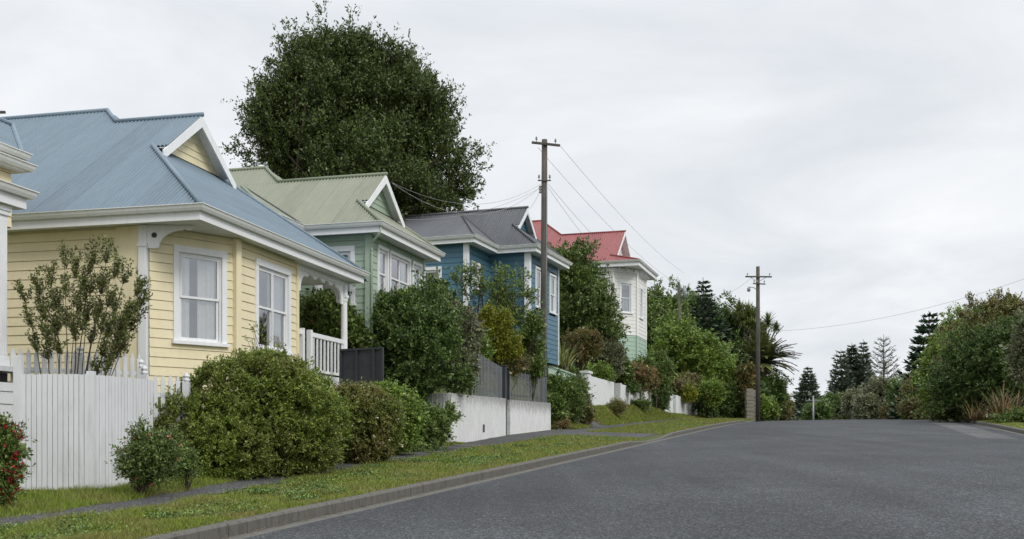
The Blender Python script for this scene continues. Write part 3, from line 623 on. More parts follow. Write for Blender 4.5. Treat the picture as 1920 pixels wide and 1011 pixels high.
def villa(name, C, du, zg, L, D, k, vo, kfr, um, vstep, rm, fm, wm, gm, label, z0, blk, wins, side_wins, blk_wins, ue, gh=0.2, zext=None):
    h = house_frame(C, du, 0, name=name, label=label, cat='house', group='painted weatherboard villas up the street')
    gablet_roof(h, L, D, k, zg, vo, 0.34, rm, fm, gm, um=um, vstep=vstep, kfr=kfr)
    zt = zg - 0.25; w = MB(); xo = 0.4; yo = 0.5
    if blk:      # lower wing reaching towards the camera: u from -b, starting at v0, its hip meeting the camera-side slope
        b, v0, ut, vt = blk; Zt = zg + k * ut
        eaves(h, [(-b, D), (-b, v0), (0, v0), (0, 0), (L, 0), (L, 2.5)], zg, over=0.5)
        rf = MB(); corr(rf, [(-b, v0, zg), (0, v0, zg), (ut, vt, Zt)], (1, 0, 0))
        corr(rf, [(-b, v0, zg), (ut, vt, Zt), (ut, D, Zt), (-b, D, zg)], (0, 1, 0))
        r = rf.build('wing_roof', rm, h, smooth=True); cp = MB(); capline(cp, (-b, v0, zg), (ut, vt, Zt), 0.05, 0.02); cp.build('ridge_cap', fm, r)
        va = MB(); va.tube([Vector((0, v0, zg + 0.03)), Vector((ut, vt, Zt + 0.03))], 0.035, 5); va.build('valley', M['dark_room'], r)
        boards(w, (-b + xo, D), (-b + xo, v0 + yo), z0, zt, [(D - q[1], D - q[0], q[2], q[3]) for q in blk_wins.get('side', [])], gh)
        f, _ = boards(w, (-b + xo, v0 + yo), (xo, v0 + yo), z0, zt, [(q[0] + b - xo, q[1] + b - xo, q[2], q[3]) for q in blk_wins.get('front', [])], gh)
        for q in blk_wins.get('front', []): window(h, f, q[0] + b - xo, q[1] + b - xo, q[2], q[3], 0.1, 1, 'full')
        f, _ = fwall((-b + xo, D), (-b + xo, v0 + yo))
        for q in blk_wins.get('side', []): window(h, f, D - q[1], D - q[0], q[2], q[3], 0.12, 1, 'sides')
        corner_board(h, -b + xo, v0 + yo, z0, zt, 0.2); vs = v0 + yo
    else:
        eaves(h, [(0, D), (0, 0), (L, 0), (L, 2.5)], zg, over=0.5); vs = D
    f, _ = boards(w, (xo, vs), (xo, yo), z0, zt, [(vs - q[1], vs - q[0], q[2], q[3]) for q in side_wins], gh)
    for q in side_wins: window(h, f, vs - q[1], vs - q[0], q[2], q[3], 0.13, 1, q[4])
    f, _ = boards(w, (xo, yo), (ue, yo), z0, zt, [(q[0] - xo, q[1] - xo, q[2], q[3]) for q in wins], gh)
    for q in wins: window(h, f, q[0] - xo, q[1] - xo, q[2], q[3], 0.09, q[4], q[5])
    boards(w, (ue, yo), (ue, D), z0, zt, (), gh)
    w.build('wall', wm, h)
    return h, f, zt
# sage green villa
Cg = P(712, 415, 30.0)
h2, f2, zt2 = villa('weatherboard_house', Cg, (0.265, 0.964), 6.22, 5.2, 12, 0.77, 0.85, 1.0, 3.58, 4.5, M['roof_green'], M['flash_green'], M['green'], M['green'],
    'sage green weatherboard villa with pale green corrugated roof and white framed windows', 2.0, (2.0, 2.37, 2.5, 5.75),
    [(1.08, 1.72, 4.25, 5.68, 1, 'net'), (2.0, 3.58, 4.25, 5.68, 2, 'sides'), (3.9, 4.6, 4.25, 5.68, 1, 'net')], [(1.05, 2.05, 4.0, 5.5, 'sides')], {}, 4.97, 0.2)
corner_board(h2, 0.40, 0.50, 2.0, zt2, 0.17, 'green'); corner_board(h2, 4.97, 0.5, 2.0, zt2, 0.09, 'white')
for u_ in (1.86, 3.74): 
    q = MB(); q.box(u_ - .03, u_ + .03, 0.455, 0.5, 4.0, zt2); q.build('cover_strip', M['green'], h2)
dp = MB(); dp.tube([(0.02, -0.02, 6.1), (0.05, 0.05, 5.85), (0.3, 0.36, 5.72), (0.32, 0.38, 5.5), (0.32, 0.38, 2.2)], 0.04, 8)
for q in range(3): dp.tube([(0.26, 0.3 + .03 * q, 5.6 - q * .12), (0.42, 0.4, 5.62 - q * .1)], 0.02, 5)
dp.build('downpipe', M['green'], h2, smooth=True); finish(h2, 2.0)
# blue villa
Cb = P(1005, 458, 45.0)
h3, f3_, zt3 = villa('weatherboard_house', Cb, (0.333, 0.943), 8.37, 5.0, 12, 0.86, 1.2, 0.9, None, None, M['roof_grey'], M['flash_grey'], M['blue'], M['blue'],
    'deep blue weatherboard villa with grey corrugated roof and white corner boards', 3.6, (2.8, 1.7, 2.3, 4.3),
    [(1.45, 2.2, 5.95, 7.6, 1, 'sides'), (3.5, 4.3, 5.95, 7.6, 1, 'sides')], [], {'front': [(-1.75, -1.0, 6.3, 7.4)], 'side': [(3.4, 4.8, 5.4, 7.1)]}, 4.8, 0.22)
corner_board(h3, 0.40, 0.50, 3.6, zt3, 0.24); corner_board(h3, 4.8, 0.5, 3.6, zt3, 0.10)
finish(h3, 3.6)
# ivory villa with the splayed bay
def house_ivory():
    C = P(1198, 487, 67.0); zg = 11.5; L, D, k = 6.4, 13.0, 0.77; du = (SIN, COS)
    h = house_frame(C, du, 0, name='weatherboard_house', label='ivory weatherboard villa with red corrugated roof and pale green base', cat='house', group='painted weatherboard villas up the street')
    gablet_roof(h, L, D, k, zg, 1.5, 0.5, M['roof_red'], M['flash_red'], M['ivory'], kfr=0.32, um=5.1, vstep=5.9, pitch=0.14, amp=0.018)
    eaves(h, [(0, D), (0, 0), (L, 0), (L, 4.0)], zg, over=1.5, fh=0.26)
    zt = zg - 0.34; zb = 6.9; z0 = 4.6; w = MB(); g = MB()
    pts = [(0.4, D), (0.4, 1.75), (1.85, 0.5), (4.9, 0.5), (6.0, 1.5), (6.0, D)]
    wins = {1: [(0.62, 1.42, 8.35, 10.2)], 2: [(1.05, 1.9, 8.2, 10.1)]}
    for i in range(5):
        f, Lw = boards(w, pts[i], pts[i + 1], zb, zt, [(a, b, c, d) for a, b, c, d in wins.get(i, [])], 0.24)
        for a, b, c, d in wins.get(i, []): window(h, f, a, b, c, d, 0.15, 1, 'half' if i == 1 else 'sides')
        if i: boards(g, pts[i], pts[i + 1], z0, zb - 0.02, (), 0.27)
        if i < 5 and i: corner_board(h, pts[i][0], pts[i][1], zb, zt, 0.15, 'ivory', -0.5); corner_board(h, pts[i][0], pts[i][1], z0, zb, 0.14, 'green_pale', -0.5, 'base_corner')
    w.build('wall', M['ivory'], h); g.build('base_wall', M['green_pale'], h)
    cs = MB(); cs.sweep(pts[:1] + pts[1:], [(0.03, zt - 0.02), (0.10, zt - 0.02), (0.10, zt - 0.26), (0.03, zt - 0.30)]); cs.build('frieze', M['white'], h)
    for i in range(1, 5):     # small scroll brackets under the eaves
        a, d, n, Lw = frame2(pts[i], pts[i + 1]); m = max(2, int(Lw / 0.55))
        for j in range(m):
            q = MB(); x = (j + 0.5) * Lw / m; f, _ = fwall(pts[i], pts[i + 1])
            board_box(q, f, x - 0.04, x + 0.04, zt - 0.2, zt + 0.05, 0.10, 0.30); q.build('bracket', M['white'], h)
    hd = MB(); hd.quad((6.0, 2.0, 10.6), (6.0, 4.5, 10.6), (7.2, 4.5, 10.0), (7.2, 2.0, 10.0)); hd.box(7.15, 7.22, 2.0, 4.5, 9.9, 10.0); hd.quad((6, 2.0, 10.6), (7.2, 2.0, 10.0), (6.0, 2.0, 10.0)); hd.build('window_hood', M['flash_red'], h)
    finish(h, 4.6)
house_ivory()

# cream house at the very left: porch column, stacked gutters, blue roof
def house_left():
    E = P(50, 358, 17.3); du = (0.236, 0.972); h = house_frame(E, du, 0, name='weatherboard_house', label='cream villa at the left edge with white fluted porch column and stacked white gutters', cat='house', group='painted weatherboard villas up the street')
    zg = 4.08; L = 7.0
    eaves(h, [(-L, 0), (0, 0), (0, 4.0)], zg, over=0.4, fh=0.2)
    rf = MB(); corr(rf, [(-L, 0, zg), (0, 0, zg), (0, 1.35, zg + 0.5), (-L, 1.35, zg + 0.5)], (1, 0, 0)); rf.build('porch_roof', M['steel'], h, smooth=True)
    w = MB(); boards(w, (-L, 0.75), (-0.62, 0.75), 1.15, zg - 0.28, ()); boards(w, (-0.62, 0.75), (-0.62, 5.0), 1.15, zg - 0.28, ())
    boards(w, (-L, 1.3), (1.25, 1.3), zg - 0.3, 4.78, ()); boards(w, (1.25, 1.3), (1.25, 4), zg - 0.3, 4.78, ()); w.build('wall', M['cream'], h)
    MB().sweep([(-L, 1.15), (1.45, 1.15), (1.45, 3.0)], [(o, 4.95 + z) for o, z in GUT]).build('upper_gutter', M['gutter'], h)
    MB().sweep([(-L, 2.0), (2.42, 2.0), (2.42, 2.9)], [(o, 5.46 + z) for o, z in GUT]).build('top_gutter', M['gutter'], h)
    s2 = MB(); s2.box(-L, 1.43, 1.17, 2.9, 4.79, 4.83); s2.build('upper_soffit', M['white'], h)
    s3 = MB(); s3.box(-L, 2.40, 2.02, 2.9, 5.30, 5.34); s3.build('top_soffit', M['white'], h)
    w2 = MB(); w2.box(-L, 1.1, 2.2, 2.3, 4.83, 5.30); w2.box(1.0, 1.1, 2.3, 2.9, 4.83, 5.30); w2.build('upper_wall', M['cream'], h)
    r2 = MB(); corr(r2, [(2.42, 2.0, 5.45), (3.4, 3.0, 6.32), (-L, 3.0, 6.32), (-L, 2.0, 5.45)], (1, 0, 0)); corr(r2, [(-L, 3.0, 6.32), (3.4, 3.0, 6.32), (2.6, 4.0, 5.4), (-L, 4.0, 5.4)], (1, 0, 0))
    r = r2.build('roof', M['roof_blue'], h, smooth=True); cp = MB(); capline(cp, (2.42, 2.0, 5.45), (3.4, 3.0, 6.32)); capline(cp, (3.4, 3.0, 6.32), (-L, 3.0, 6.32)); cp.build('ridge_cap', M['flash_blue'], r)
    # column, fluted by narrow grooves
    c = MB(); x, y = -0.38, 0.22; c.box(x - .09, x + .09, y - .09, y + .09, 1.25, 3.62); c.box(x - .12, x + .12, y - .12, y + .12, 3.62, 3.69); c.box(x - .14, x + .14, y - .14, y + .14, 3.69, 3.76)
    c.box(x - .12, x + .12, y - .12, y + .12, 1.2, 1.36)
    for q in (-.05, 0, .05): c.box(x + q - .012, x + q + .012, y - .098, y - .0905, 1.4, 3.55)
    c.build('porch_column', M['white'], h, bevel=0.004)
    d = MB(); d.box(-L, -0.1, -0.1, 4, 1.12, 1.2); d.build('porch_floor', M['whitewash'], h)
    s = MB(); boards(s, (-L, 0.0), (-0.2, 0.0), -0.4, 0.95, (), 0.2); boards(s, (-0.2, 0.0), (-0.2, 4), -0.4, 0.95, (), 0.2); s.build('base_wall', M['white'], h); gpz = MB(); gpz.box(-L, -0.3, 0.12, 0.16, 0.3, 1.1); gpz.box(-0.34, -0.3, 0.16, 4, 0.3, 1.1); gpz.build('dark_backing', M['dark_room'], h)  # dark backing added behind the gap under the floor to give its shade
    finish(h, -0.4)
house_left()

# ------------------------------------------------------------------ fences and walls
def fence_line(p0, p1): a = Vector(p0).to_2d(); b = Vector(p1).to_2d(); return fwall((a.x, a.y), (b.x, b.y))
def board_fence():
    A, B, C_ = (-7.32, 15.72), (-6.26, 15.80), (-5.80, 17.24)
    r = empty('board_fence', (B[0], B[1], -0.74), label='tall white board fence turning a corner on the grass beside the footpath', cat='fence')
    rng = random.Random(3)
    for a, b, nb in ((A, B, 14), (B, C_, 21)):
        f, L = fwall(a, b); mb = MB(); w = L / nb
        for i in range(nb):
            t = 1.01 + rng.uniform(-0.006, 0.006); o = rng.uniform(-.003, .003); zb = -0.78
            board_box(mb, f, i * w + 0.0045, (i + 1) * w - 0.0045, zb, t, -0.022 + o, o)
        ob = mb.build('board_panel', M['whitewash'], r); ob.location.z = 0.74; ob.location.x = -B[0]; ob.location.y = -B[1]
        rl = MB()
        for z in (-0.45, 0.15, 0.75): board_box(rl, f, 0.02, L - 0.02, z, z + 0.09, -0.07, -0.026)
        ob = rl.build('rail', M['whitewash'], r); ob.location = (-B[0], -B[1], 0.74)
    for (x, y, z1) in ((A[0] + .03, A[1] + .02, 1.28), (B[0], B[1] + 0.05, 1.06)):
        mb = MB(); mb.box(x - .055, x + .055, y - .04, y + .07, -0.78, z1); o = mb.build('post', M['whitewash'], r, bevel=0.005); o.location = (-B[0], -B[1], 0.74)
board_fence()
def picket_fence(A, B, zt, zb, label, posts=(), n=None, rail=(0.22, 0.75), w=0.07, cz=None, sag=0.0):
    f, L = fwall(A, B); r = empty('picket_fence', (A[0], A[1], zb), label=label, cat='fence', group='white picket fences in the yellow villa garden')
    n = n or int(L / 0.115); rng = random.Random(int(L * 1000)); off = (-A[0], -A[1], -zb)
    mb = MB()
    for i in range(n):
        x = (i + 0.5) * L / n + rng.uniform(-.004, .004); t = zt - sag * (x / L) + rng.uniform(-.008, .008)
        q = [(x - w / 2, zb), (x + w / 2, zb), (x + w / 2, t - 0.13), (x + w * 0.62, t - 0.10), (x + w * 0.28, t - 0.085), (x + w * 0.36, t - 0.05), (x, t), (x - w * 0.36, t - 0.05), (x - w * 0.28, t - 0.085), (x - w * 0.62, t - 0.10), (x - w / 2, t - 0.13)]
        mb.prism(q, 0.0, 0.02, lambda a, b, d: f(a, d, b))
    o = mb.build('pickets', M['whitewash'], r); o.location = off
    for z in (zt - 0.38, zb + 0.25):
        if z > zb:
            m2 = MB(); board_box(m2, f, 0, L, z, z + 0.07, -0.05, -0.002); o = m2.build('rail', M['whitewash'], r); o.location = off
    for x, hgt in posts:
        m2 = MB(); p = f(x, 0.0, 0); s = 0.055
        m2.box(p.x - s, p.x + s, p.y - s, p.y + s, zb - .1, hgt - 0.16); m2.lathe([(s * 0.7, hgt - .16), (s * 1.25, hgt - .14), (s * 1.25, hgt - .12), (s * .8, hgt - .10), (s * 1.25, hgt - .06), (0.01, hgt)], p.x, p.y, 4)
        o = m2.build('post', M['whitewash'], r, bevel=0.003); o.location = off
picket_fence((-8.25, 16.95), (-6.36, 18.35), 1.53, 0.45, 'white picket fence behind the multi-stemmed bare shrub, against the yellow wall', posts=[(1.33, 1.62), (2.33, 1.44)], n=20)
picket_fence((-6.17, 17.9), (-5.55, 18.3), 1.15, 0.2, 'short white picket fence at the foot of the yellow villa bay by the hedge', posts=[(0.0, 1.30), (0.70, 1.20)], n=6)

# charcoal panel beside the porch
def charcoal_panel():
    a, b = P(640, 725, 27.2), P(718, 725, 26.6); zt = 2.36; f, L = fwall((a.x, a.y), (b.x, b.y))
    r = empty('panel_fence', (a.x, a.y, 0.9), label='solid charcoal panel screen standing between the porch and the large bush', cat='fence'); off = (-a.x, -a.y, -0.9)
    m = MB(); board_box(m, f, 0, L, 0.9, zt - 0.03, -0.03, 0.0)
    for z in (1.5, 1.9): board_box(m, f, 0, L, z, z + 0.01, 0.001, 0.006)
    m.build('panel', M['charcoal'], r).location = off
    for x in (0.0, 0.39 * L, 0.80 * L, L):
        q = MB(); board_box(q, f, x - 0.03, x + 0.03, 0.9, zt, 0.001, 0.05); q.build('post', M['charcoal'], r).location = off
    q = MB(); board_box(q, f, 0, L, zt - 0.029, zt + 0.02, -0.02, 0.055); q.build('rail', M['charcoal'], r).location = off
charcoal_panel()
# stained white retaining wall in two lengths, with the curved board-marked return
Wc, Wg0, Wg1, We = W(28.3, -10.8), W(35.65, -11.56), W(36.35, -11.62), W(42.1, -11.72)
def wall_piece(name, pts, zt, zbf, th, mat, label, group=None, grooves=0.0, hole=None, extra=None):
    r = empty(name, (pts[0][0], pts[0][1], 0), label=label, cat='wall', group=group)
    m = MB()
    pts = [Vector(p).to_2d() for p in pts]; n = []
    for i in range(len(pts)):
        d = (pts[min(i + 1, len(pts) - 1)] - pts[max(i - 1, 0)]).normalized(); n.append(Vector((d.y, -d.x)))
    base = 0
    for i, p in enumerate(pts):
        s, t = ST(p.x, p.y); z1 = zt(i / (len(pts) - 1)); q = p - n[i] * th
        m.v += [(p.x, p.y, zbf), (p.x, p.y, z1), (q.x, q.y, z1), (q.x, q.y, zbf)]
        if i:
            b = 4 * (i - 1)
            for k in range(4): m.f.append((b + k, b + (k + 1) % 4, b + 4 + (k + 1) % 4, b + 4 + k)[::-1])
    m.f.append((0, 1, 2, 3)); b = 4 * (len(pts) - 1); m.f.append((b + 3, b + 2, b + 1, b))
    o = m.build('wall_face', mat, r, bevel=0.012); o.location = (-pts[0].x, -pts[0].y, 0)
    return r, o
def densify(a, b, n): a, b = Vector(a).to_2d(), Vector(b).to_2d(); return [a + (b - a) * i / n for i in range(n + 1)]
r1, w1 = wall_piece('retaining_wall', densify(Wc, Wg0, 10), lambda u: 1.40 + 0.15 * u, -0.6, 0.22, M['wall_white'], 'stained white concrete retaining wall left of the charcoal gatepost', 'stained white retaining walls')
sq = MB(); f, L = fwall((Wc.x, Wc.y), (Wg0.x, Wg0.y)); board_box(sq, f, 3.85, 4.12, 0.33, 0.58, -0.02, 0.004)
sq.build('drain_dark_plate', M['dark_room'], r1).location = (-Wc.x, -Wc.y, 0)  # no opening cut: dark plate on the wall, the hole's shade is its colour
wall_piece('retaining_wall', densify(Wg1, We, 8), lambda u: 1.53 + 0.09 * u, -0.4, 0.24, M['wall_white'], 'stained white concrete retaining wall right of the charcoal gatepost', 'stained white retaining walls')
# curved return: vertical board-marked
def curved_return():
    c = W(28.3, -10.8).to_2d(); a = P(745, 780, 31.9).to_2d(); k = P(846, 780, 29.9).to_2d(); k0 = P(800, 780, 30.9).to_2d(); pts = [a.lerp(k0, i / 4) for i in range(4)]
    for i in range(11):
        u = i / 10; pts.append(k0 * (1 - u) ** 2 + k * 2 * u * (1 - u) + (c + Vector((-0.012, -0.01))) * u * u)
    r, o = wall_piece('board_wall', pts, lambda u: 1.405, -0.6, 0.2, M['wall_white'], 'curved white board-marked wall end with dark joints behind the low hedge')
    for i in range(len(pts) - 1):
        f, L = fwall(pts[i], pts[i + 1]); n = max(1, round(L / 0.16))
        for j in range(n):
            q = MB(); x = j * L / n; board_box(q, f, x, x + 0.012, -0.6, 1.38, -0.01, 0.004); q.build('joint', M['charcoal'], r).location = (-pts[0].x, -pts[0].y, 0)
curved_return()
def slat_fence(A, B, za, zb_, zt0, zt1, label, slat=0.06, gap=0.20):
    A, B = Vector(A).to_2d(), Vector(B).to_2d(); f, L = fwall(A, B); r = empty('slat_fence', (A.x, A.y, za), label=label, cat='fence', group='grey slat fences on the retaining walls'); off = (-A.x, -A.y, -za)
    n = int(L / gap); m = MB()
    for i in range(n):
        x = i * gap + gap / 2; z0 = za + (zb_ - za) * x / L; z1 = zt0 + (zt1 - zt0) * x / L
        board_box(m, f, x, x + slat, z0, z1, 0.014, 0.03)
    m.build('slats', M['slate_slat'], r).location = off
    for q in (0.15, 0.85):
        m = MB(); za_ = za + (zt0 - za) * q; zb2 = zb_ + (zt1 - zb_) * q
        m.prism([(0, za_), (L, zb2), (L, zb2 + .05), (0, za_ + .05)], -0.04, -0.002, lambda a, b, d: f(a, d, b)); m.build('rail', M['charcoal'], r).location = off
    for x in (0.0, L):
        m = MB(); board_box(m, f, x - .035, x + .035, za - .01, (zt0 if x == 0 else zt1) + .05, -0.05, 0.03); m.build('post', M['charcoal'], r).location = off
n_ = Vector((-COS, SIN)) * 0.12
slat_fence(W(31.0, -11.2), W(35.5, -11.66), 1.48, 1.55, 3.0 - .12, 2.62, 'grey vertical slat fence left of the charcoal gatepost, partly under the bush')
slat_fence(W(36.65, -11.78), W(41.9, -11.86), 1.54, 1.62, 2.58, 2.66, 'grey vertical slat fence right of the charcoal gatepost')
gp = MB(); gp.box(-.11, .11, -.11, .11, 0, 2.75); gp.box(-.13, .13, -.13, .13, 2.75, 2.79)
g = gp.build('gate_post', M['charcoal'], None, bevel=0.01, label='square charcoal gatepost filling the gap between the two white retaining walls', cat='gatepost'); g.location = W(36.0, -11.78, -0.05); g.rotation_euler.z = -0.3
# pale green board fence behind the bank
def green_fence():
    a = P(1028, 700, 49.0); b = P(1086, 700, 52.6); r = empty('weatherboard_fence', (a.x, a.y, 1.2), label='pale green weatherboard fence with sloping top running down to the white fence', cat='fence')
    f, L = fwall((a.x, a.y), (b.x, b.y)); m = MB(); tz = lambda x: 3.52 - 0.28 * x / L
    z = 1.2
    while z < 3.5:
        zt = z + 0.32; m.quad(f(0, .02, min(z, tz(0))), f(L, .02, min(z, tz(L))), f(L, 0, min(zt, tz(L))), f(0, 0, min(zt, tz(0)))); m.quad(f(0, 0, min(z, tz(0))), f(L, 0, min(z, tz(L))), f(L, .02, min(z, tz(L))), f(0, .02, min(z, tz(0)))); z = zt
    o = m.build('boards', M['green_pale'], r); o.location = (-a.x, -a.y, -1.2)
    c = MB(); c.prism([(0, tz(0) - .02), (L, tz(L) - .02), (L, tz(L) + .05), (0, tz(0) + .05)], -0.06, 0.05, lambda q, w_, d: f(q, d, w_)); o = c.build('capping', M['green_pale'], r); o.location = (-a.x, -a.y, -1.2)
green_fence()
def white_fence(s0px, s1px, t0, t1, zt0, zt1, label, n, cap=True, posts=None, ymin=None):
    """block fence between two picture columns at the given street offsets; n panels"""
    def at(px, t): k = (px - CX) / F; Y = t / (k * COS - SIN); return Vector((k * Y, Y))
    A, B = at(s0px, t0), at(s1px, t1); f, L = fwall(A, B); r = empty('panel_wall', (A.x, A.y, 1.0), label=label, cat='wall', group='white walls on top of the grass bank'); off = (-A.x, -A.y, -1.0)
    for i in range(n):
        x0, x1 = i * L / n, (i + 1) * L / n; m = MB(); za = zt0 + (zt1 - zt0) * i / n
        board_box(m, f, x0 + 0.012, x1 - 0.012, 0.9, za + (zt1 - zt0) / n * .5, -0.1, 0.0); m.build('panel', M['wall_clean'], r, bevel=0.008).location = off
    for x, w_, e in (posts or []):
        m = MB(); zz = zt0 + (zt1 - zt0) * x / L; board_box(m, f, x - w_ / 2, x + w_ / 2, 0.9, zz + e, -0.25, 0.09)
        if cap: board_box(m, f, x - w_ / 2 - .06, x + w_ / 2 + .06, zz + e, zz + e + .12, -0.31, 0.15)
        m.build('post', M['wall_clean'], r, bevel=0.01).location = off
    return f, L
white_fence(1100, 1152, -12.3, -12.3, 3.30, 3.28, 'tall white panel wall with capped end pillar at the top of the worn bank path', 3, posts=[(0.25, 0.75, 0.08)])
white_fence(1161, 1221, -12.3, -12.3, 3.26, 3.38, 'white panel wall in the middle of the bank with a vine hanging over it', 4, cap=False, posts=[(0.15, 0.4, 0.04), (7.3, 0.5, 0.02)])
white_fence(1247, 1262, -12.25, -12.2, 3.45, 3.42, 'narrow white wall stub between the hanging bush and the white planter wall', 1, cap=False)
white_fence(1266, 1312, -12.1, -11.5, 3.40, 3.36, 'white planter wall with golden plants spilling over its top', 2, cap=False, posts=[(0.25, 0.6, 0.02)])
# stone gateposts
for i, (px, hgt, lab) in enumerate([(1405, 2.2, 'left stone gatepost beside the far timber pole'), (1414, 2.0, 'right stone gatepost beside the far timber pole')]):
    p = P(px, 786, 80 + i); m = MB(); rng = random.Random(i); z = p.z - .3
    while z < p.z + hgt:
        hh = rng.uniform(0.22, 0.34); w_ = 0.26 + rng.uniform(-.025, .025); m.box(-w_, w_, -w_, w_, z - p.z, z - p.z + hh - 0.012, Matrix.Rotation(rng.uniform(-.1, .1), 4, 'Z')); z += hh
    o = m.build('stone_gatepost', M['stone'], None, bevel=0.03, label=lab, cat='gatepost', group='stone gateposts'); o.location = p

# ------------------------------------------------------------------ poles and wires
def pole(name, base, top_z, r0, r1, label, arms=(), mat='pole', side=0.0, extra=None):
    r = empty(name, base, side, label=label, cat='power pole', group='timber power poles'); H = top_z - base[2]
    m = MB(); m.tube([(0, 0, -0.3), (0.01, 0, H * 0.5), (0, 0, H)], [r0, (r0 + r1) / 2, r1], 14); m.build('shaft', M[mat], r, smooth=True)
    for (z, w, th, ang, ins) in arms:
        R = Matrix.Rotation(ang, 4, 'Z') @ Matrix.Translation((0, -r1 - th / 2, 0)); a = MB(); a.box(-w, w, -th / 2, th / 2, z - th / 2, z + th / 2, R); ao = a.build('crossarm', M[mat], r, bevel=0.008)
        for x in ins:
            q = MB(); c = R @ Vector((x, 0, 0)); q.lathe([(0.012, z + th / 2), (0.012, z + th / 2 + .08), (.04, z + th / 2 + .085), (.05, z + th / 2 + .11), (.03, z + th / 2 + .13), (.045, z + th / 2 + .15), (.03, z + th / 2 + .2), (.01, z + th / 2 + .22)], c.x, c.y, 8); q.build('insulator', M['ceramic'], ao, smooth=True)
    return r
p1 = Vector(P(1018, 700, 44)); p1.z = gz(p1.x, p1.y) - 0.2
top1 = P(1021, 262, 44)
A1 = 0.35
POLE1 = pole('power_pole', p1, top1.z, 0.165, 0.115, 'tall weathered timber power pole behind the slat fence in front of the blue villa',
     arms=[(top1.z - p1.z - 0.22, 0.62, 0.09, A1, (-0.42, 0.42)), (top1.z - p1.z - 1.72, 0.27, 0.05, 0.0, (-0.22, 0.22))])
POLE1.rotation_euler = (0, (top1.x - p1.x) / (top1.z - p1.z), 0)
for k in range(3):
    q = MB(); q.lathe([(.03, -.05), (.05, -.03), (.05, .03), (.03, .05)], 0, 0, 8); o = q.build('insulator', M['ceramic'], POLE1, smooth=True); o.location = (-0.17, -0.02, top1.z - p1.z - 1.95 - 0.11 * k)
cdt = MB(); cdt.tube([(0.10, -0.13, 0.2), (0.09, -0.12, top1.z - p1.z - 1.8)], 0.018, 6); cdt.build('cable_duct', M['steel'], POLE1)
p2 = P(1421, 786, 76); t2 = P(1423, 500, 76)
POLE2 = pole('power_pole', p2, t2.z, 0.17, 0.13, 'timber power pole at the kerb near the crest, in front of the palms',
     arms=[(t2.z - p2.z - 0.75, 0.95, 0.10, 0.05, (-0.8, 0.8)), (t2.z - p2.z - 1.25, 0.5, 0.08, 0.35, (-.42, .42))])
for sx in (-1, 1):
    q = MB(); q.tube([(0, -.12, t2.z - p2.z - 1.1), (sx * .55, -.15, t2.z - p2.z - .8)], 0.02, 5); q.build('arm_brace', M['steel'], POLE2)
q = MB(); q.lathe([(.02, 0), (.12, .05), (.12, .25), (.05, .32)], 0, 0, 10); o = q.build('street_lamp', M['steel'], POLE2, smooth=True); o.location = (-.65, 0, t2.z - p2.z - 1.8)
q = MB(); q.tube([(0, 0, t2.z - p2.z - 1.7), (-.3, 0, t2.z - p2.z - 1.5), (-.65, 0, t2.z - p2.z - 1.45)], 0.025, 6); q.build('lamp_arm', M['steel'], POLE2)
p3 = P(1273, 660, 92); t3 = P(1274, 532, 92)
POLE3 = pole('power_pole', (p3.x, p3.y, 4.0), t3.z, 0.15, 0.12, 'shorter timber pole with a grey transformer can rising from the trees beyond the ivory villa')
q = MB(); q.lathe([(.1, 0), (.17, .05), (.17, .85), (.1, .92)], 0, 0, 12); o = q.build('transformer', M['steel'], POLE3, smooth=True); o.location = (0.48, 0, t3.z - 4.0 - 1.25)
q = MB(); q.box(-.35, .6, -.04, .04, t3.z - 4.0 - .5, t3.z - 4.0 - .42); q.build('crossarm', M['steel'], POLE3)
for px, top, lab, arm in ((1525, 742, 'pale far pole with a crossarm in front of the dark conifer', True), (1472, 716, 'thin grey far pole at the right side of the palm', False)):
    b = P(px, 800, 135 if arm else 115); tz = P(px, top, b.y).z
    r = empty('far_pole', (b.x, b.y, b.z - 1), label=lab, cat='pole', group='thin far poles beyond the crest'); m = MB(); m.tube([(0, 0, 0), (0, 0, tz - b.z + 1)], [.12, .10] if arm else [.08, .07], 8); m.build('shaft', M['steel'], r, smooth=True)
    if arm: m = MB(); m.box(-.95, .95, -.05, .05, tz - b.z + .35, tz - b.z + .44); m.build('crossarm', M['steel'], r)
# pole outside the left edge whose crossarm tip reaches into view
pL = P(-60, 213, 44); rL = pole('power_pole', (pL.x, pL.y, 2.5), pL.z + 0.3, 0.16, 0.12, 'timber crossarm tip reaching in above the left roof', arms=[(pL.z - 2.5, 1.62, 0.1, 0.0, (-1.2,))])
def wire(a, b, sag, r, label):
    a, b = Vector(a), Vector(b); n = 24; pts = []
    for i in range(n + 1):
        u = i / n; p = a.lerp(b, u); p.z -= 4 * sag * u * (1 - u); pts.append(p - a)
    m = MB(); m.tube(pts, r * 0.7, 5); o = m.build('power_line', M['wire'], None, smooth=True, label=label, cat='cable', group='overhead lines'); o.location = a
aL = P(1003, 268, 44); aR = P(1046, 263, 44)
wire(P(1049, 272, 44), P(1283, 512, 96), 0.5, 0.011, 'uppermost line sloping from the right tip of the tall pole to the trees')
wire(P(1008, 276, 44), P(1277, 537, 92), 0.6, 0.011, 'line from the left tip of the tall pole to the short timber pole')
wire(P(1028, 345, 44), P(1275, 545, 92), 1.2, 0.010, 'upper of the two close lines falling from the lower bracket of the tall pole')
wire(P(1028, 352, 44), P(1275, 548, 92), 1.9, 0.010, 'lower of the two close lines falling from the lower bracket of the tall pole')
wire(P(1014, 345, 44), P(734, 342, 32.5), 0.75, 0.009, 'top service wire from the tall pole to the gable of the green villa')
wire(P(1014, 350, 44), P(736, 344, 32.5), 1.05, 0.011, 'middle service wire from the tall pole to the gable of the green villa')
wire(P(1014, 352, 44), P(760, 412, 34), 0.35, 0.009, 'service wire from the tall pole to the barge board of the green villa')
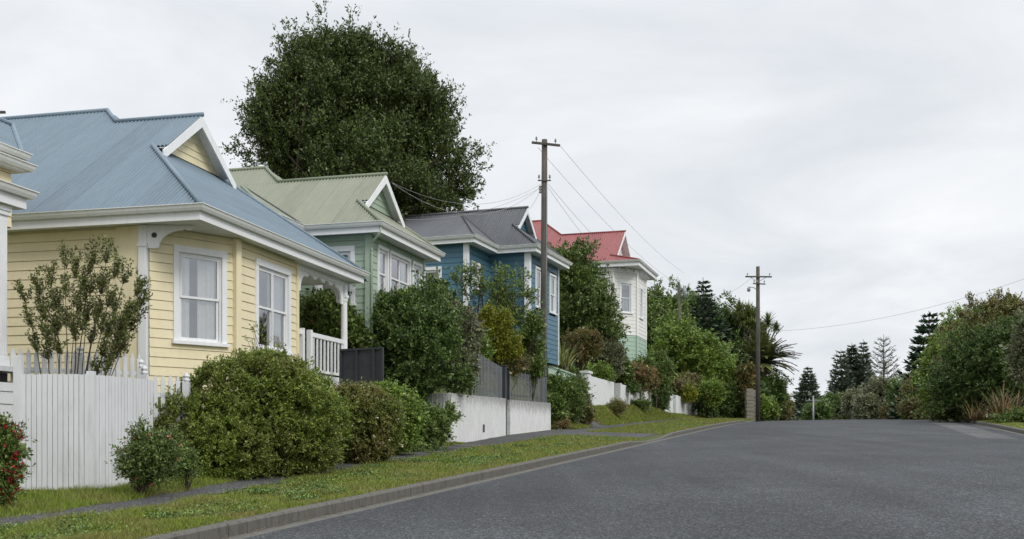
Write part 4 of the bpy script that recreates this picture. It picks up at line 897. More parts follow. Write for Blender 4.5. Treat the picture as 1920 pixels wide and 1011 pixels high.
wire(P(1014, 354, 44), P(992, 392, 46.5), 0.1, 0.008, 'short service wire dropping from the tall pole to the blue villa')
wire(P(1425, 622, 75.8), P(1990, 498, 60), 0.85, 0.012, 'long sagging line crossing the sky on the right')
wire(P(1414, 517, 76), P(1285, 545, 92), 1.0, 0.010, 'short sagging line between the short pole and the far timber pole')
wire(P(1229, 520, 69), P(1272, 545, 92), 0.4, 0.010, 'short line between the ivory villa eave and the short pole')
wire(P(1275, 546, 92), P(1420, 620, 140), 0.5, 0.012, 'line running on beyond the short pole over the trees')

# ------------------------------------------------------------------ foliage
def unit(a): return a / np.maximum(np.linalg.norm(a, axis=-1, keepdims=True), 1e-9)
def leaf_mesh(name, base, d, side, ln, wd, mat, fold=0.25):
    """each leaf: one folded four-sided blade"""
    nrm = unit(np.cross(d, side)); b = base; t = base + d * ln[:, None]; m = base + d * (ln * 0.45)[:, None] + nrm * (ln * fold * 0.3)[:, None]
    l = m + side * (wd / 2)[:, None]; r = m - side * (wd / 2)[:, None]
    V = np.stack([b, l, t, r], 1).reshape(-1, 3); n = len(base)
    return np_mesh(name, V, np.arange(4 * n).reshape(n, 4), mat)
def ell(px, py, rx, ry, Y, ky=0.9, dy=0.0):
    c = P(px, py, Y + dy); s = Y / F; return (np.array(c), np.array([rx * s, rx * s * ky, ry * s]))
def crown_points(rng, ells, K, shell, lumpy=0.6):
    w = np.array([e[1][0] * e[1][2] for e in ells]); idx = rng.choice(len(ells), K, p=w / w.sum())
    C = np.array([e[0] for e in ells])[idx]; R = np.array([e[1] for e in ells])[idx]
    u = unit(rng.normal(size=(K, 3))); bm = unit(rng.normal(size=(26, 3))); lump = np.clip(np.max(u @ bm.T, 1), 0.75, 1) - 0.92; R = R * (1 + lumpy * lump)[:, None]; r = (shell + (1 - shell) * rng.random(K) ** 0.6) * rng.normal(1.0, 0.065, K)
    return C + u * R * r[:, None], unit(u / R)
def sprigs(rng, ctr, outd, rc, T, Nl, size, up, spread=1.0, asp=0.42, jit=0.6, flat=0.0):
    K = len(ctr); c = np.repeat(ctr, T, 0); o = np.repeat(outd, T, 0); rcs = np.repeat(rc * rng.uniform(0.6, 1.35, K), T)
    dirs = unit(o * 0.9 + rng.normal(size=o.shape) * spread * 0.62 + np.array([0, 0, up])); start = c + rng.normal(size=c.shape) * (rcs * 0.28)[:, None]
    ln = rcs * rng.uniform(0.5, 1.25, len(c)); sh = rng.random(len(c)) < 0.07; ln = np.where(sh, ln * 1.9, ln); dirs[sh] = unit(dirs[sh] + np.array([0, 0, max(up, 0) * 1.4]) + o[sh] * .6)
    c2 = np.repeat(start, Nl, 0); d2 = np.repeat(dirs, Nl, 0); l2 = np.repeat(ln, Nl); p = rng.random(len(c2)) ** 0.8
    pos = c2 + d2 * (l2 * p)[:, None] + rng.normal(size=c2.shape) * (size * 0.25)
    pos[:, 2] -= 0.12 * (l2 * p) ** 2
    ld = unit(d2 * 0.7 + rng.normal(size=d2.shape) * jit); 
    if flat: ld[:, 2] *= (1 - flat); ld = unit(ld)
    sd_ = unit(np.cross(ld, rng.normal(size=ld.shape) + np.array([0, 0, 1.2])))
    ls = size * rng.uniform(0.6, 1.3, len(pos)); return pos, ld, sd_, ls, ls * asp
def limb(mb, a, b, r0, r1, rng, n=5, bend=0.12, sag=0.0):
    a, b = Vector(a), Vector(b); L = (b - a).length; pts = []; off = Vector(rng.normal(size=3)) * L * bend
    for i in range(n + 1):
        u = i / n; p = a.lerp(b, u) + off * math.sin(math.pi * u) * (1 - u * 0.4); p.z += sag * L * math.sin(math.pi * u); pts.append(p)
    mb.tube(pts, [r0 + (r1 - r0) * (i / n) for i in range(n + 1)], 7 if r0 > 0.06 else 5)
def bush(name, label, cat, ells, K, mat, size, rc=0.25, T=6, Nl=8, up=0.3, shell=0.45, seed=1, group=None, trunk=None, bark='bark', limbs=10, tr=0.05, extra=(), asp=0.45, spread=1.0, cut=True, stems=1, flat=0.0, fill=1.0, clump=0.0, lumpy=1.15, nclump=0):
    """crown of many leaf sprigs over branching stems; ells = crown volumes in world space; extra = (part name, material, count, size) scattered flowers"""
    rng = np.random.default_rng(seed); c0 = np.mean([e[0] for e in ells], 0); K = max(20, int(K * 0.55)); Nl = int(Nl * 1.75); T = T + 1
    ells = [(e[0], np.maximum(e[1] - 0.55 * rc, e[1] * 0.45)) for e in ells]
    if trunk is None: tx, ty = float(c0[0]), float(c0[1])
    else: tx, ty = trunk[:2]
    bz = gz(tx, ty) if trunk is None or len(trunk) < 3 else trunk[2]
    root = empty(name, (tx, ty, bz), label=label, cat=cat, group=group); off = np.array([tx, ty, bz])
    if clump:
        pc, po = crown_points(rng, ells, nclump or max(12, K // 9), shell, 1.0); ix = rng.choice(len(pc), K); ctr = pc[ix] + rng.normal(size=(K, 3)) * np.array([1, 1, 1.25]) * clump; od = unit(po[ix] + rng.normal(size=(K, 3)) * 0.35)
    else: ctr, od = crown_points(rng, ells, K, shell, lumpy)
    if cut:      # nothing below the soil
        zz = ground_z(*ST(ctr[:, 0], ctr[:, 1])); ctr[:, 2] = np.maximum(ctr[:, 2], zz + 0.06 + 0.12 * rng.random(len(ctr)))
    ps = sprigs(rng, ctr, od, rc, T, Nl, size, up, spread, asp, flat=flat)
    nb = max(3, K // 5) if fill else 0     # coarse inner leaves keep the middle from being hollow
    if nb:
        c_in, o_in = crown_points(rng, [(e[0], e[1] * 0.72) for e in ells], nb, 0.2)
        if cut: zz = ground_z(*ST(c_in[:, 0], c_in[:, 1])); c_in[:, 2] = np.maximum(c_in[:, 2], zz + 0.05)
        pi = sprigs(rng, c_in, o_in, rc * 1.2, T, max(3, Nl // 2), size * 1.7 * fill, up, 1.6, 0.6)
        ps = [np.concatenate([a, b]) for a, b in zip(ps, pi)]
    pos, ld, sd_, ls, ws = ps
    link('crown' if cat == 'tree' else 'foliage', leaf_mesh('foliage', pos - off, ld, sd_, ls, ws, mat), root)
    mb = MB(); sel = rng.choice(len(ctr), min(limbs, len(ctr)), replace=False)
    hub = Vector((0, 0, 0)); top = Vector(c0 - off) * 0.55 if stems == 1 else Vector((0, 0, 0.05))
    if stems == 1 and tr > 0: limb(mb, hub - Vector((0, 0, 0.15)), top, tr, tr * 0.7, rng, 6, 0.05)
    for i in sel:
        e = Vector(ctr[i] - off); st = hub.lerp(top, rng.uniform(0.45, 1.0)) if stems == 1 else Vector((rng.normal() * tr, rng.normal() * tr, 0))
        limb(mb, st, e, tr * rng.uniform(0.35, 0.6), tr * 0.1, rng, 5, 0.08)
        for _ in range(2):
            q = st.lerp(e, rng.uniform(0.4, 0.8)); j = rng.choice(len(ctr), 12); k = min(j, key=lambda t: (Vector(ctr[t] - off) - q).length)
            limb(mb, q, ctr[k] - off, tr * 0.2, tr * 0.06, rng, 4, 0.08)
    if mb.v: mb.build('trunk' if cat == 'tree' else 'stems', M[bark], root, smooth=True)
    for nm, em, cnt, es in extra:
        cc, oo = crown_points(rng, ells, cnt, 0.97)
        if cut: zz = ground_z(*ST(cc[:, 0], cc[:, 1])); k = cc[:, 2] > zz + 0.1; cc, oo = cc[k], oo[k]
        p = sprigs(rng, cc + oo * rc * 0.45, oo, es * 1.3, 1, 7, es, 0.1, 1.5, 0.8); link(nm, leaf_mesh(nm, p[0] - off, *p[1:], L_[em]), root)
    return root
def conifer(label, px, ptop, pbase, Y, rpx, mat, seed, whorls=22, nb=7, tilt=0.1, gap=0.0, droop=0.0, group='conifers on the skyline', prof=lambda u: (1 - u) ** 0.85, nl=26, size=0.35, lean=0.0, bark='bark_grey', tuft=0.22, upcurl=0.25, asp=0.3):
    rng = np.random.default_rng(seed); b = P(px, pbase, Y); H = P(px, ptop, Y).z - b.z; R = rpx * Y / F
    g = gz(b.x, b.y); z0 = min(g, b.z); root = empty('conifer_tree', (b.x, b.y, z0), label=label, cat='tree', group=group)
    tb = MB(); zt = b.z - z0 + H; tb.tube([(0, 0, -0.2), (lean * .5, 0, zt * .5), (lean, 0, zt)], [H * 0.014 + .08, H * 0.009 + .04, 0.03], 8)
    B, D, S_, Ls, Ws = [], [], [], [], []; z_b = b.z - z0
    for w in range(whorls):
        u = (w + 0.5 * rng.random() * (1 if gap == 0 else 0.2)) / whorls; z = z_b + H * (u * 0.97 + 0.01); L = R * prof(u) + 0.12
        a0 = rng.random() * 6.28
        for k in range(nb):
            a = a0 + 2 * math.pi * k / nb + rng.normal() * 0.12; l = L * rng.uniform(0.72, 1.12)
            d = np.array([math.cos(a), math.sin(a), 0.0]); st = np.array([lean * z / zt, 0, z]); pts = []
            for q in range(5):
                v = q / 4; pts.append(st + d * l * v + np.array([0, 0, l * (tilt * v - droop * v * v + upcurl * v ** 3)]))
            tb.tube(pts, [0.03 + .012 * l * (1 - q / 4.4) for q in range(5)], 4, cap=False)
            n = max(6, int(nl * l / R)) ; v = rng.random(n) ** 0.7; p = st + np.outer(l * v, d); p[:, 2] += l * (tilt * v - droop * v * v + upcurl * v ** 3)
            sdv = np.array([-d[1], d[0], 0.0]); sg = rng.choice([-1, 1], n)[:, None]; wid = tuft * l * (1.05 - v)[:, None] + size * 0.15
            p = p + sdv * sg * wid * rng.random((n, 1)) * 1.0
            dd = unit(sdv * sg * 0.8 + d * 0.8 + rng.normal(size=(n, 3)) * 0.3 + np.array([0, 0, upcurl])); B.append(p); D.append(dd)
            s2 = unit(np.cross(dd, rng.normal(size=(n, 3)) * .6 + np.array([0, 0, 1]))); S_.append(s2); ll = size * rng.uniform(0.6, 1.3, n) * (0.6 + 0.5 * (1 - u)); Ls.append(ll); Ws.append(ll * asp)
    link('crown', leaf_mesh('crown', np.concatenate(B), np.concatenate(D), np.concatenate(S_), np.concatenate(Ls), np.concatenate(Ws), mat), root)
    tb.build('trunk', M[bark], root, smooth=True); return root
def straps(rng, center, n, L, w, zlow=-0.2, zhigh=1.0, bend=0.7, seg=5):
    """arching strap leaves radiating from a point"""
    V, Fq = [], []
    for i in range(n):
        a = rng.random() * 6.283; el = rng.uniform(zlow, zhigh); d = np.array([math.cos(a) * math.cos(el), math.sin(a) * math.cos(el), math.sin(el)])
        s = np.array([-math.sin(a), math.cos(a), 0]); l = L * rng.uniform(0.65, 1.15); p = np.array(center, float); b0 = len(V); dd = d.copy()
        for q in range(seg + 1):
            u = q / seg; ww = w * (1 - u ** 2.2) * 0.5 + 0.001; V += [p - s * ww, p + s * ww]
            p = p + dd * l / seg; dd = dd + np.array([0, 0, -bend / seg * (0.5 + u)]); dd /= np.linalg.norm(dd)
        for q in range(seg): k = b0 + 2 * q; Fq.append((k, k + 1, k + 3, k + 2))
    return V, Fq
def strap_plant(name, label, x, y, z, n, L, w, mat, seed, group=None, bend=0.9, zlow=0.3, zhigh=1.4, dead=0, spreadr=0.15):
    rng = np.random.default_rng(seed); V, Fq = [], []
    for i in range(max(1, n // 14)):
        v, f = straps(rng, (rng.normal() * spreadr, rng.normal() * spreadr, 0), 14, L, w, zlow, zhigh, bend); k = len(V); V += v; Fq += [tuple(a + k for a in q) for q in f]
    root = empty(name, (x, y, z), label=label, cat='plant', group=group); link('leaves', np_mesh('leaves', np.array(V), np.array(Fq), mat), root)
    if dead:
        v, f = straps(rng, (0, 0, 0), dead, L * 0.9, w, 0.0, 1.2, bend * 1.3); link('dry_leaves', np_mesh('dry_leaves', np.array(v), np.array(f), L_['deadstrap']), root)
    st = MB(); st.tube([(0, 0, -0.1), (0, 0, 0.15)], [0.09, 0.05], 8); st.build('crown_base', M['bark'], root); return root
def cabbage(label, heads, base, seed):
    """cabbage tree: forking bare stems, each ending in a ball of strap leaves; heads = picture positions (px, py, r px)"""
    rng = np.random.default_rng(seed); bx, by, bz, Y = base; root = empty('cabbage_tree', (bx, by, bz), label=label, cat='tree', group='cabbage trees behind the palm'); tb = MB(); V, Fq = [], []
    fork = Vector((0, 0, 0.55 * (P(heads[0][0], heads[0][1], Y).z - bz))); tb.tube([(0, 0, -.2), fork], [.16, .12], 8)
    for px, py, r in heads:
        p = P(px, py, Y + rng.uniform(-1, 1)) - Vector((bx, by, bz)); limb(tb, fork, p, 0.09, 0.05, rng, 5, 0.06)
        v, f = straps(rng, tuple(p), 150, r * Y / F * 1.0, 0.11, -0.9, 1.5, 0.9, 4); k = len(V); V += v; Fq += [tuple(a + k for a in q) for q in f]
    link('crown', np_mesh('crown', np.array(V), np.array(Fq), L_['palm']), root); tb.build('trunk', M['bark_grey'], root, smooth=True)
def palm(label, px, py, Y, rpx, seed):
    rng = np.random.default_rng(seed); c = P(px, py, Y); g = 2.2; root = empty('date_palm', (c.x, c.y, g), label=label, cat='tree'); R = rpx * Y / F; o = Vector((0, 0, c.z - g)); tb = MB()
    tb.tube([(0, 0, -.3), (0, 0, (c.z - g) * .6), tuple(o)], [.42, .36, .45], 12); B, D, S_, Ls = [], [], [], []
    for i in range(80):
        a = rng.random() * 6.283; el = rng.uniform(-0.35, 1.35); d = np.array([math.cos(a) * math.cos(el), math.sin(a) * math.cos(el), math.sin(el)]); l = R * rng.uniform(1.0, 1.3); p = np.array(o); pts = []; n = 26; dd = d.copy()
        for q in range(n):
            u = q / n; pts.append(p.copy()); sd_ = unit(np.cross(dd, [0, 0, 1.0])); upv = np.cross(sd_, dd)
            if u > 0.12:
                for sgn in (-1, 1):
                    B.append(p.copy()); D.append(unit(dd * 0.75 + sd_ * sgn * 0.9 - upv * 0.05 + rng.normal(size=3) * .08)); S_.append(unit(dd * 0.6 - sd_ * sgn * .5 + rng.normal(size=3) * .1)); Ls.append(R * 0.26 * (1 - 0.6 * u) * math.sin(math.pi * min(1, u * 1.1 + .1)) + .1)
            p = p + dd * l / n; dd = dd + np.array([0, 0, -1.15 / n * (0.35 + u)]); dd /= np.linalg.norm(dd)
        tb.tube(pts[::5] + [pts[-1]], [.035] * len(pts[::5]) + [.01], 4)
    Ls = np.array(Ls); link('crown', leaf_mesh('crown', np.array(B), np.array(D), np.array(S_), Ls, np.full(len(Ls), 0.15), L_['palm'], 0.1), root); tb.build('trunk', M['bark'], root, smooth=True)

G_H = 'clipped hedge mounds along the footpath'; G_S = 'garden shrubs above the retaining walls'; G_B = 'shrubs and plants on the grass bank'; G_T = 'trees on the left side beyond the villas'; G_R = 'trees and shrubs on the right side'; G_F = 'scrub beyond the crest'
# --- hedge mounds by the footpath
bush('hedge', 'largest rounded green hedge mound in front of the yellow villa bay', 'hedge', [ell(475, 790, 150, 122, 18.9, .62), ell(372, 828, 88, 92, 18.2, .7), ell(565, 800, 85, 104, 20.2, .8), ell(490, 712, 96, 50, 19.4, .8), ell(410, 850, 92, 66, 17.9, .6), ell(540, 840, 96, 60, 19.0, .5)], 4200, L_['hedge'], 0.05, 0.11, 6, 8, 0.3, 0.88, 11, G_H, limbs=14, tr=0.06, extra=[('flowers', 'petal', 26, 0.035)], lumpy=0.25)
bush('hedge', 'tawny hedge mound dotted with white flowers, right of the largest mound', 'hedge', [ell(678, 800, 74, 76, 22.4, .75), ell(650, 770, 40, 45, 22.0, .8)], 1500, L_['hedge_tawny'], 0.05, 0.12, 7, 8, 0.3, 0.82, 12, G_H, limbs=9, extra=[('flowers', 'petal', 90, 0.035)], lumpy=0.3)
bush('hedge', 'bright fresh green hedge mound between the tawny mound and the twiggy one', 'hedge', [ell(742, 790, 44, 64, 25.2, .9), ell(715, 745, 40, 22, 25.0, .8)], 620, L_['bright'], 0.075, 0.2, 6, 8, 0.35, 0.6, 13, G_H, limbs=8, extra=[('flowers', 'petal', 26, 0.04)])
bush('shrub', 'low twiggy dark shrub spreading against the white board-marked wall end', 'shrub', [ell(800, 805, 38, 40, 27.6, .8), ell(838, 778, 22, 14, 28.2, .8)], 330, L_['mid'], 0.085, 0.2, 6, 8, 0.25, 0.4, 14, None, trunk=tuple(P(800, 845, 27.8))[:2], limbs=20, tr=0.05, stems=4)
bush('shrub', 'low leafy growth at the foot of the hedges against the wall end', 'shrub', [ell(770, 845, 60, 10, 26.8, .5)], 120, L_['mid'], 0.05, 0.1, 5, 7, 0.2, 0.3, 15, None, limbs=0, tr=0)
# --- near plants
def twig_tree():
    rng = np.random.default_rng(5); b = P(128, 700, 17.0); z0 = gz(b.x, b.y); root = empty('small_tree', (b.x, b.y, z0), label='multi-stemmed sparse small tree behind the white board fence, against the yellow side wall', cat='tree'); mb = MB(); tips = []
    ctr = P(158, 560, 17.0) - Vector((b.x, b.y, z0)); base = Vector((0, 0, 0))
    targets = [(45, 560), (75, 545), (95, 520), (120, 480), (140, 500), (165, 495), (175, 470), (200, 470), (215, 505), (235, 520), (255, 545), (265, 570), (250, 590), (240, 610), (225, 630), (205, 640), (105, 570), (75, 590), (150, 530), (190, 540)]
    for i, (px, py) in enumerate(targets):
        px = 152 + (px - 152) * 0.97; py = 592 + (py - 592) * 0.8
        e = P(px, py, 17.0 + rng.uniform(-.55, .55)) - Vector((b.x, b.y, z0)); s = Vector(((px - 158) / 115 * 0.09 + rng.normal() * .02, rng.normal() * 0.05, 0.0)); mid = s.lerp(e, 0.42); mid.x = s.x + (e.x - s.x) * 0.36; mid.z += 0.10
        pts = []; 
        for q in range(9):
            u = q / 8; pts.append(s * (1 - u) ** 2 + mid * 2 * u * (1 - u) + e * u * u + Vector(rng.normal(size=3)) * 0.012 * (q > 0))
        r0 = rng.uniform(0.010, 0.021); mb.tube(pts, [r0 * (1 - 0.82 * q / 8) for q in range(9)], 6)
        for q in range(6, 9):
            for _ in range(8):
                o = pts[q]; d = (pts[q] - pts[q - 1]).normalized() + Vector(rng.normal(size=3)) * 0.55 + Vector((0, 0, 0.25)); d.normalize(); l = rng.uniform(0.10, 0.30); t = o + d * l
                mb.tube([o, o.lerp(t, .5) + Vector(rng.normal(size=3)) * .012, t], [0.005, 0.004, 0.002], 4); tips.append((np.array(o), np.array(t)))
    A = np.array([t[0] for t in tips]); B = np.array([t[1] for t in tips]); n = 38; u = (rng.random((len(A), n)) ** 0.7)[..., None]
    p = (A[:, None] * (1 - u) + B[:, None] * u * 1.05).reshape(-1, 3) + rng.normal(size=(len(A) * n, 3)) * 0.018; d = unit(np.repeat(B - A, n, 0) + rng.normal(size=p.shape) * 0.25); ls = rng.uniform(0.03, 0.06, len(p))
    link('crown', leaf_mesh('crown', p, d, unit(np.cross(d, rng.normal(size=p.shape))), ls, ls * 0.5, L_['twigleaf']), root); mb.build('trunk', M['bark'], root, smooth=True)
twig_tree()
bush('flowering_shrub', 'red flowering fuchsia bush at the left edge in front of the board fence', 'shrub', [ell(-12, 870, 48, 82, 13.2, .8), ell(8, 812, 22, 28, 13.2, .8)], 420, L_['mid'], 0.045, 0.13, 6, 8, 0.3, 0.35, 21, None, limbs=14, tr=0.03, extra=[('flowers', 'red', 240, 0.035)])
bush('flowering_shrub', 'small loose shrub with pink flower tips in front of the board fence', 'shrub', [ell(280, 862, 54, 52, 15.0, .8), ell(262, 812, 22, 22, 15.0, .8), ell(322, 832, 20, 24, 15.2, .8)], 380, L_['tree'], 0.045, 0.14, 6, 7, 0.6, 0.3, 22, None, trunk=tuple(P(262, 930, 15.0))[:2], limbs=30, tr=0.024, stems=4, lumpy=2.0, extra=[('flowers', 'pink', 26, 0.03)], spread=1.2, fill=0)
bush('shrub', 'twiggy low sprig between the pink tipped shrub and the largest hedge mound', 'shrub', [ell(352, 870, 24, 34, 15.9, .8)], 60, L_['mid'], 0.045, 0.12, 5, 6, 0.5, 0.3, 23, None, limbs=26, tr=0.014, fill=0, stems=4)
bush('shrub', 'thin straggly yellow-green stems rising above the largest hedge before the double window', 'shrub', [ell(485, 640, 30, 42, 20.2, .5), ell(535, 655, 24, 14, 20.6, .5), ell(450, 612, 10, 8, 19.9, .5)], 30, L_['bright'], 0.04, 0.08, 2, 4, 0.4, 0.2, 24, None, trunk=(P(505, 760, 20.2).x, 20.2, P(505, 720, 20.2).z), limbs=30, tr=0.022, cut=False, fill=0)
# --- garden above the retaining walls
bush('shrub', 'glossy shrub with orange leaves seen behind the porch post', 'shrub', [ell(620, 605, 55, 55, 30.6, .7), ell(600, 580, 30, 30, 30.2, .7), ell(660, 640, 40, 40, 30.5, .7)], 520, L_['mid'], 0.11, 0.26, 6, 8, 0.4, 0.4, 31, G_S, limbs=12, extra=[('orange_leaves', 'orange', 14, 0.06)])
bush('shrub', 'large dark green camellia bush standing over the board-marked wall end', 'shrub', [ell(765, 652, 80, 80, 31.2, .8), ell(712, 618, 42, 54, 31.2, .8), ell(792, 608, 46, 34, 31.8, .8), ell(765, 700, 66, 34, 30.9, .8)], 1700, L_['dark'], 0.095, 0.24, 7, 8, 0.4, 0.55, 32, G_S, clump=0.26, limbs=14, tr=0.08)
bush('shrub', 'upright leafy shoots of a shrub in front of the green villa windows', 'shrub', [ell(690, 578, 20, 30, 31.6, .8), ell(765, 574, 34, 22, 32, .8)], 200, L_['bright'], 0.10, 0.24, 6, 7, 0.9, 0.3, 33, G_S, limbs=10, tr=0.04, cut=False)
bush('shrub', 'olive rounded shrub leaning over the left slat fence', 'shrub', [ell(850, 632, 48, 58, 33.0, .8), ell(850, 690, 42, 34, 32.0, .7)], 800, L_['grey'], 0.09, 0.22, 7, 8, 0.35, 0.5, 34, G_S, limbs=12, tr=0.06)
bush('shrub', 'dark spray of foliage hanging down across the slats of the left fence', 'shrub', [ell(858, 712, 34, 18, 31.0, .6)], 150, L_['dark'], 0.08, 0.2, 6, 7, 0.2, 0.3, 35, G_S, limbs=10, tr=0.03, cut=False, trunk=(P(830, 720, 31.4).x, 31.4, 1.4))
bush('small_tree', 'slender dark tree in front of the deep blue villa with pale blue showing through', 'tree', [ell(955, 552, 48, 36, 41.0, .6), ell(900, 532, 32, 20, 41.0, .6), ell(978, 596, 24, 30, 41.0, .6), ell(905, 560, 22, 16, 40.8, .6)], 190, L_['mid'], 0.11, 0.32, 6, 8, 0.3, 0.2, 36, G_S, limbs=30, tr=0.07, fill=0, clump=0.3, trunk=tuple(P(903, 640, 41.0))[:2])
bush('small_tree', 'feathery dark tree between the green villa and the blue villa', 'tree', [ell(818, 560, 14, 32, 38.0, .8), ell(840, 572, 20, 18, 37.5, .8), ell(815, 590, 22, 26, 37.8, .8)], 190, L_['dark'], 0.12, 0.3, 6, 8, 0.6, 0.3, 37, G_S, limbs=14, tr=0.06)
bush('shrub', 'yellow and orange autumn shrub glowing in front of the blue villa', 'shrub', [ell(925, 640, 34, 48, 38.8, .5), ell(950, 655, 34, 36, 38.8, .5), ell(915, 592, 16, 18, 38.8, .5), ell(945, 602, 15, 24, 38.8, .5)], 620, L_['yellow'], 0.085, 0.26, 6, 8, 0.8, 0.35, 38, G_S, limbs=14, tr=0.05, fill=0.8)
bush('shrub', 'lime green shrub between the olive shrub and the yellow autumn shrub', 'shrub', [ell(888, 660, 30, 36, 37.2, .5)], 260, L_['bright'], 0.09, 0.24, 6, 8, 0.5, 0.4, 39, G_S, limbs=8)
bush('shrub', 'rusty orange and red low shrub under the yellow autumn shrub', 'shrub', [ell(950, 685, 40, 18, 38.9, .3)], 260, L_['olive'], 0.08, 0.2, 6, 8, 0.4, 0.3, 40, G_S, limbs=6, extra=[('red_leaves', 'orange', 40, 0.06)], cut=False)
bush('shrub', 'green shrub beside the tall timber pole above the right slat fence', 'shrub', [ell(995, 660, 24, 42, 41.8, .5), ell(990, 690, 36, 18, 41.4, .4), ell(1000, 610, 16, 24, 41, .8)], 420, L_['mid'], 0.10, 0.24, 6, 8, 0.4, 0.4, 41, G_S, limbs=10)
rx = P(1058, 690, 51.5); strap_plant('flax_plant', 'green strap leaved plant to the right of the tall timber pole', rx.x, rx.y, rx.z, 110, 1.5, 0.055, L_['strap'], 42, None, 1.0, 0.5, 1.4, 0, 0.35)
rx = P(1036, 688, 50.5); strap_plant('flax_plant', 'smaller strap leaved plant close behind the tall timber pole', rx.x, rx.y, rx.z, 60, 1.3, 0.05, L_['strap'], 43, None, 1.0, 0.5, 1.4, 0, 0.25)
bush('shrub', 'brown tinged feathery shrub on a thin stem behind the pale green fence', 'shrub', [ell(1092, 650, 36, 32, 54, .8)], 420, L_['rust'], 0.09, 0.26, 6, 9, 0.5, 0.3, 44, G_B, limbs=14, tr=0.05, trunk=tuple(P(1085, 700, 54))[:2])
bush('small_tree', 'dense dark tree filling the gap between the blue villa and the ivory villa', 'tree', [ell(1066, 542, 40, 66, 60, .7), ell(1090, 580, 34, 56, 60, .7), ell(1126, 634, 28, 40, 60, .7), ell(1085, 610, 55, 55, 59, .7), ell(1050, 500, 22, 26, 60, .7)], 2200, L_['tree'], 0.17, 0.45, 7, 8, 0.35, 0.6, 45, G_T, clump=0.42, limbs=20, tr=0.16)
bush('small_tree', 'pale green flowering growth at the top of the dense dark tree beside the red roof', 'tree', [ell(1058, 500, 22, 26, 58.6, .7), ell(1085, 535, 28, 34, 58.6, .7), ell(1120, 575, 22, 34, 58.8, .7)], 330, L_['mid'], 0.16, 0.4, 6, 7, 0.4, 0.5, 46, G_T, limbs=10, tr=0.06, cut=False, fill=0)
bush('shrub', 'grey green shrub below the dense dark tree', 'shrub', [ell(1145, 672, 24, 42, 58.5, .8)], 330, L_['grey'], 0.10, 0.3, 6, 8, 0.4, 0.4, 47, G_B, limbs=8, extra=[('red_tips', 'orange', 10, 0.06)])
bush('shrub', 'low yellow green shrub behind the capped white panel wall', 'shrub', [ell(1118, 700, 34, 18, 57.0, .7), ell(1085, 700, 26, 10, 56, .7)], 240, L_['bright'], 0.09, 0.24, 6, 7, 0.3, 0.3, 48, G_B, limbs=5)
bush('shrub', 'pink brown flowering bush spilling over the middle white panel wall', 'shrub', [ell(1190, 706, 36, 22, 63, .7), ell(1212, 712, 22, 22, 65, .7)], 420, L_['rust'], 0.11, 0.3, 6, 8, 0.3, 0.3, 49, G_B, limbs=8, extra=[('flowers', 'pink', 16, 0.06)])
bush('shrub', 'green shrub under the ivory villa base left of the round bush', 'shrub', [ell(1206, 686, 22, 12, 66, .7), ell(1165, 694, 24, 18, 62, .7)], 320, L_['mid'], 0.12, 0.3, 6, 8, 0.4, 0.3, 50, G_B, limbs=5)
bush('shrub', 'neatly rounded green bush right of the ivory villa base', 'shrub', [ell(1233, 698, 29, 35, 68, .9)], 560, L_['mid'], 0.10, 0.24, 7, 8, 0.35, 0.6, 51, G_B, limbs=6)
bush('vine', 'dark vine hanging over the middle white panel wall', 'plant', [ell(1187, 727, 9, 12, 61.2, .5)], 60, L_['dark'], 0.10, 0.22, 6, 7, -0.3, 0.3, 52, G_B, limbs=4, cut=False, tr=0.03, trunk=(P(1187, 715, 62).x, 62, 3.2), fill=0)
bush('shrub', 'dark bush hanging down between the two groups of white walls', 'shrub', [ell(1237, 745, 15, 32, 70.5, .9), ell(1245, 735, 10, 20, 71, .9)], 330, L_['dark'], 0.11, 0.28, 6, 8, -0.1, 0.4, 53, G_B, limbs=6)
bush('shrub', 'grey green cushion of plants behind the narrow white wall stub', 'shrub', [ell(1268, 727, 32, 16, 79.5, .7), ell(1290, 715, 22, 14, 81, .7)], 340, L_['olive'], 0.12, 0.3, 6, 8, 0.4, 0.3, 54, G_B, limbs=4, extra=[('flowers', 'petal', 20, 0.07)])
bush('shrub', 'golden yellow plant spilling over the white planter wall', 'shrub', [ell(1291, 740, 12, 14, 78.8, .7)], 110, L_['yellow'], 0.16, 0.32, 6, 7, 0.1, 0.3, 55, G_B, limbs=3, cut=False, fill=0.6, tr=0.02)
bush('shrub', 'bushy green growth covering the end of the right retaining wall', 'shrub', [ell(1058, 755, 34, 44, 46.5, .6), ell(1040, 770, 20, 30, 45.2, .6), ell(1078, 735, 22, 28, 48.5, .6), ell(1035, 725, 16, 20, 46.5, .6)], 1000, L_['mid'], 0.095, 0.26, 7, 8, 0.3, 0.45, 56, G_B, limbs=10)
bush('shrub', 'greyish sprig standing before the capped white pillar', 'shrub', [ell(1086, 730, 14, 20, 49.5, .7), ell(1092, 760, 12, 22, 49, .7)], 170, L_['grey'], 0.10, 0.26, 6, 7, 0.5, 0.3, 57, G_B, limbs=8)
bush('grass_tuft', 'brown dry tuft at the foot of the bushy growth by the right retaining wall', 'plant', [ell(1055, 800, 18, 8, 44.3, .6), ell(1100, 780, 18, 14, 47.5, .6)], 120, L_['rust'], 0.09, 0.18, 6, 7, 0.5, 0.3, 58, None, limbs=0, tr=0, fill=0)
bush('grass_tuft', 'brown grassy tuft beside the worn bank path below the white wall', 'plant', [ell(1158, 765, 16, 12, 54.8, .7)], 140, L_['olive'], 0.12, 0.25, 6, 8, 0.8, 0.3, 59, None, limbs=0, tr=0, asp=0.15, fill=0)
bush('grass_tuft', 'green leafy tuft on the bank below the middle white panel wall', 'plant', [ell(1200, 760, 22, 8, 62.5, .7)], 130, L_['mid'], 0.10, 0.22, 6, 7, 0.5, 0.3, 60, None, limbs=0, tr=0, fill=0)
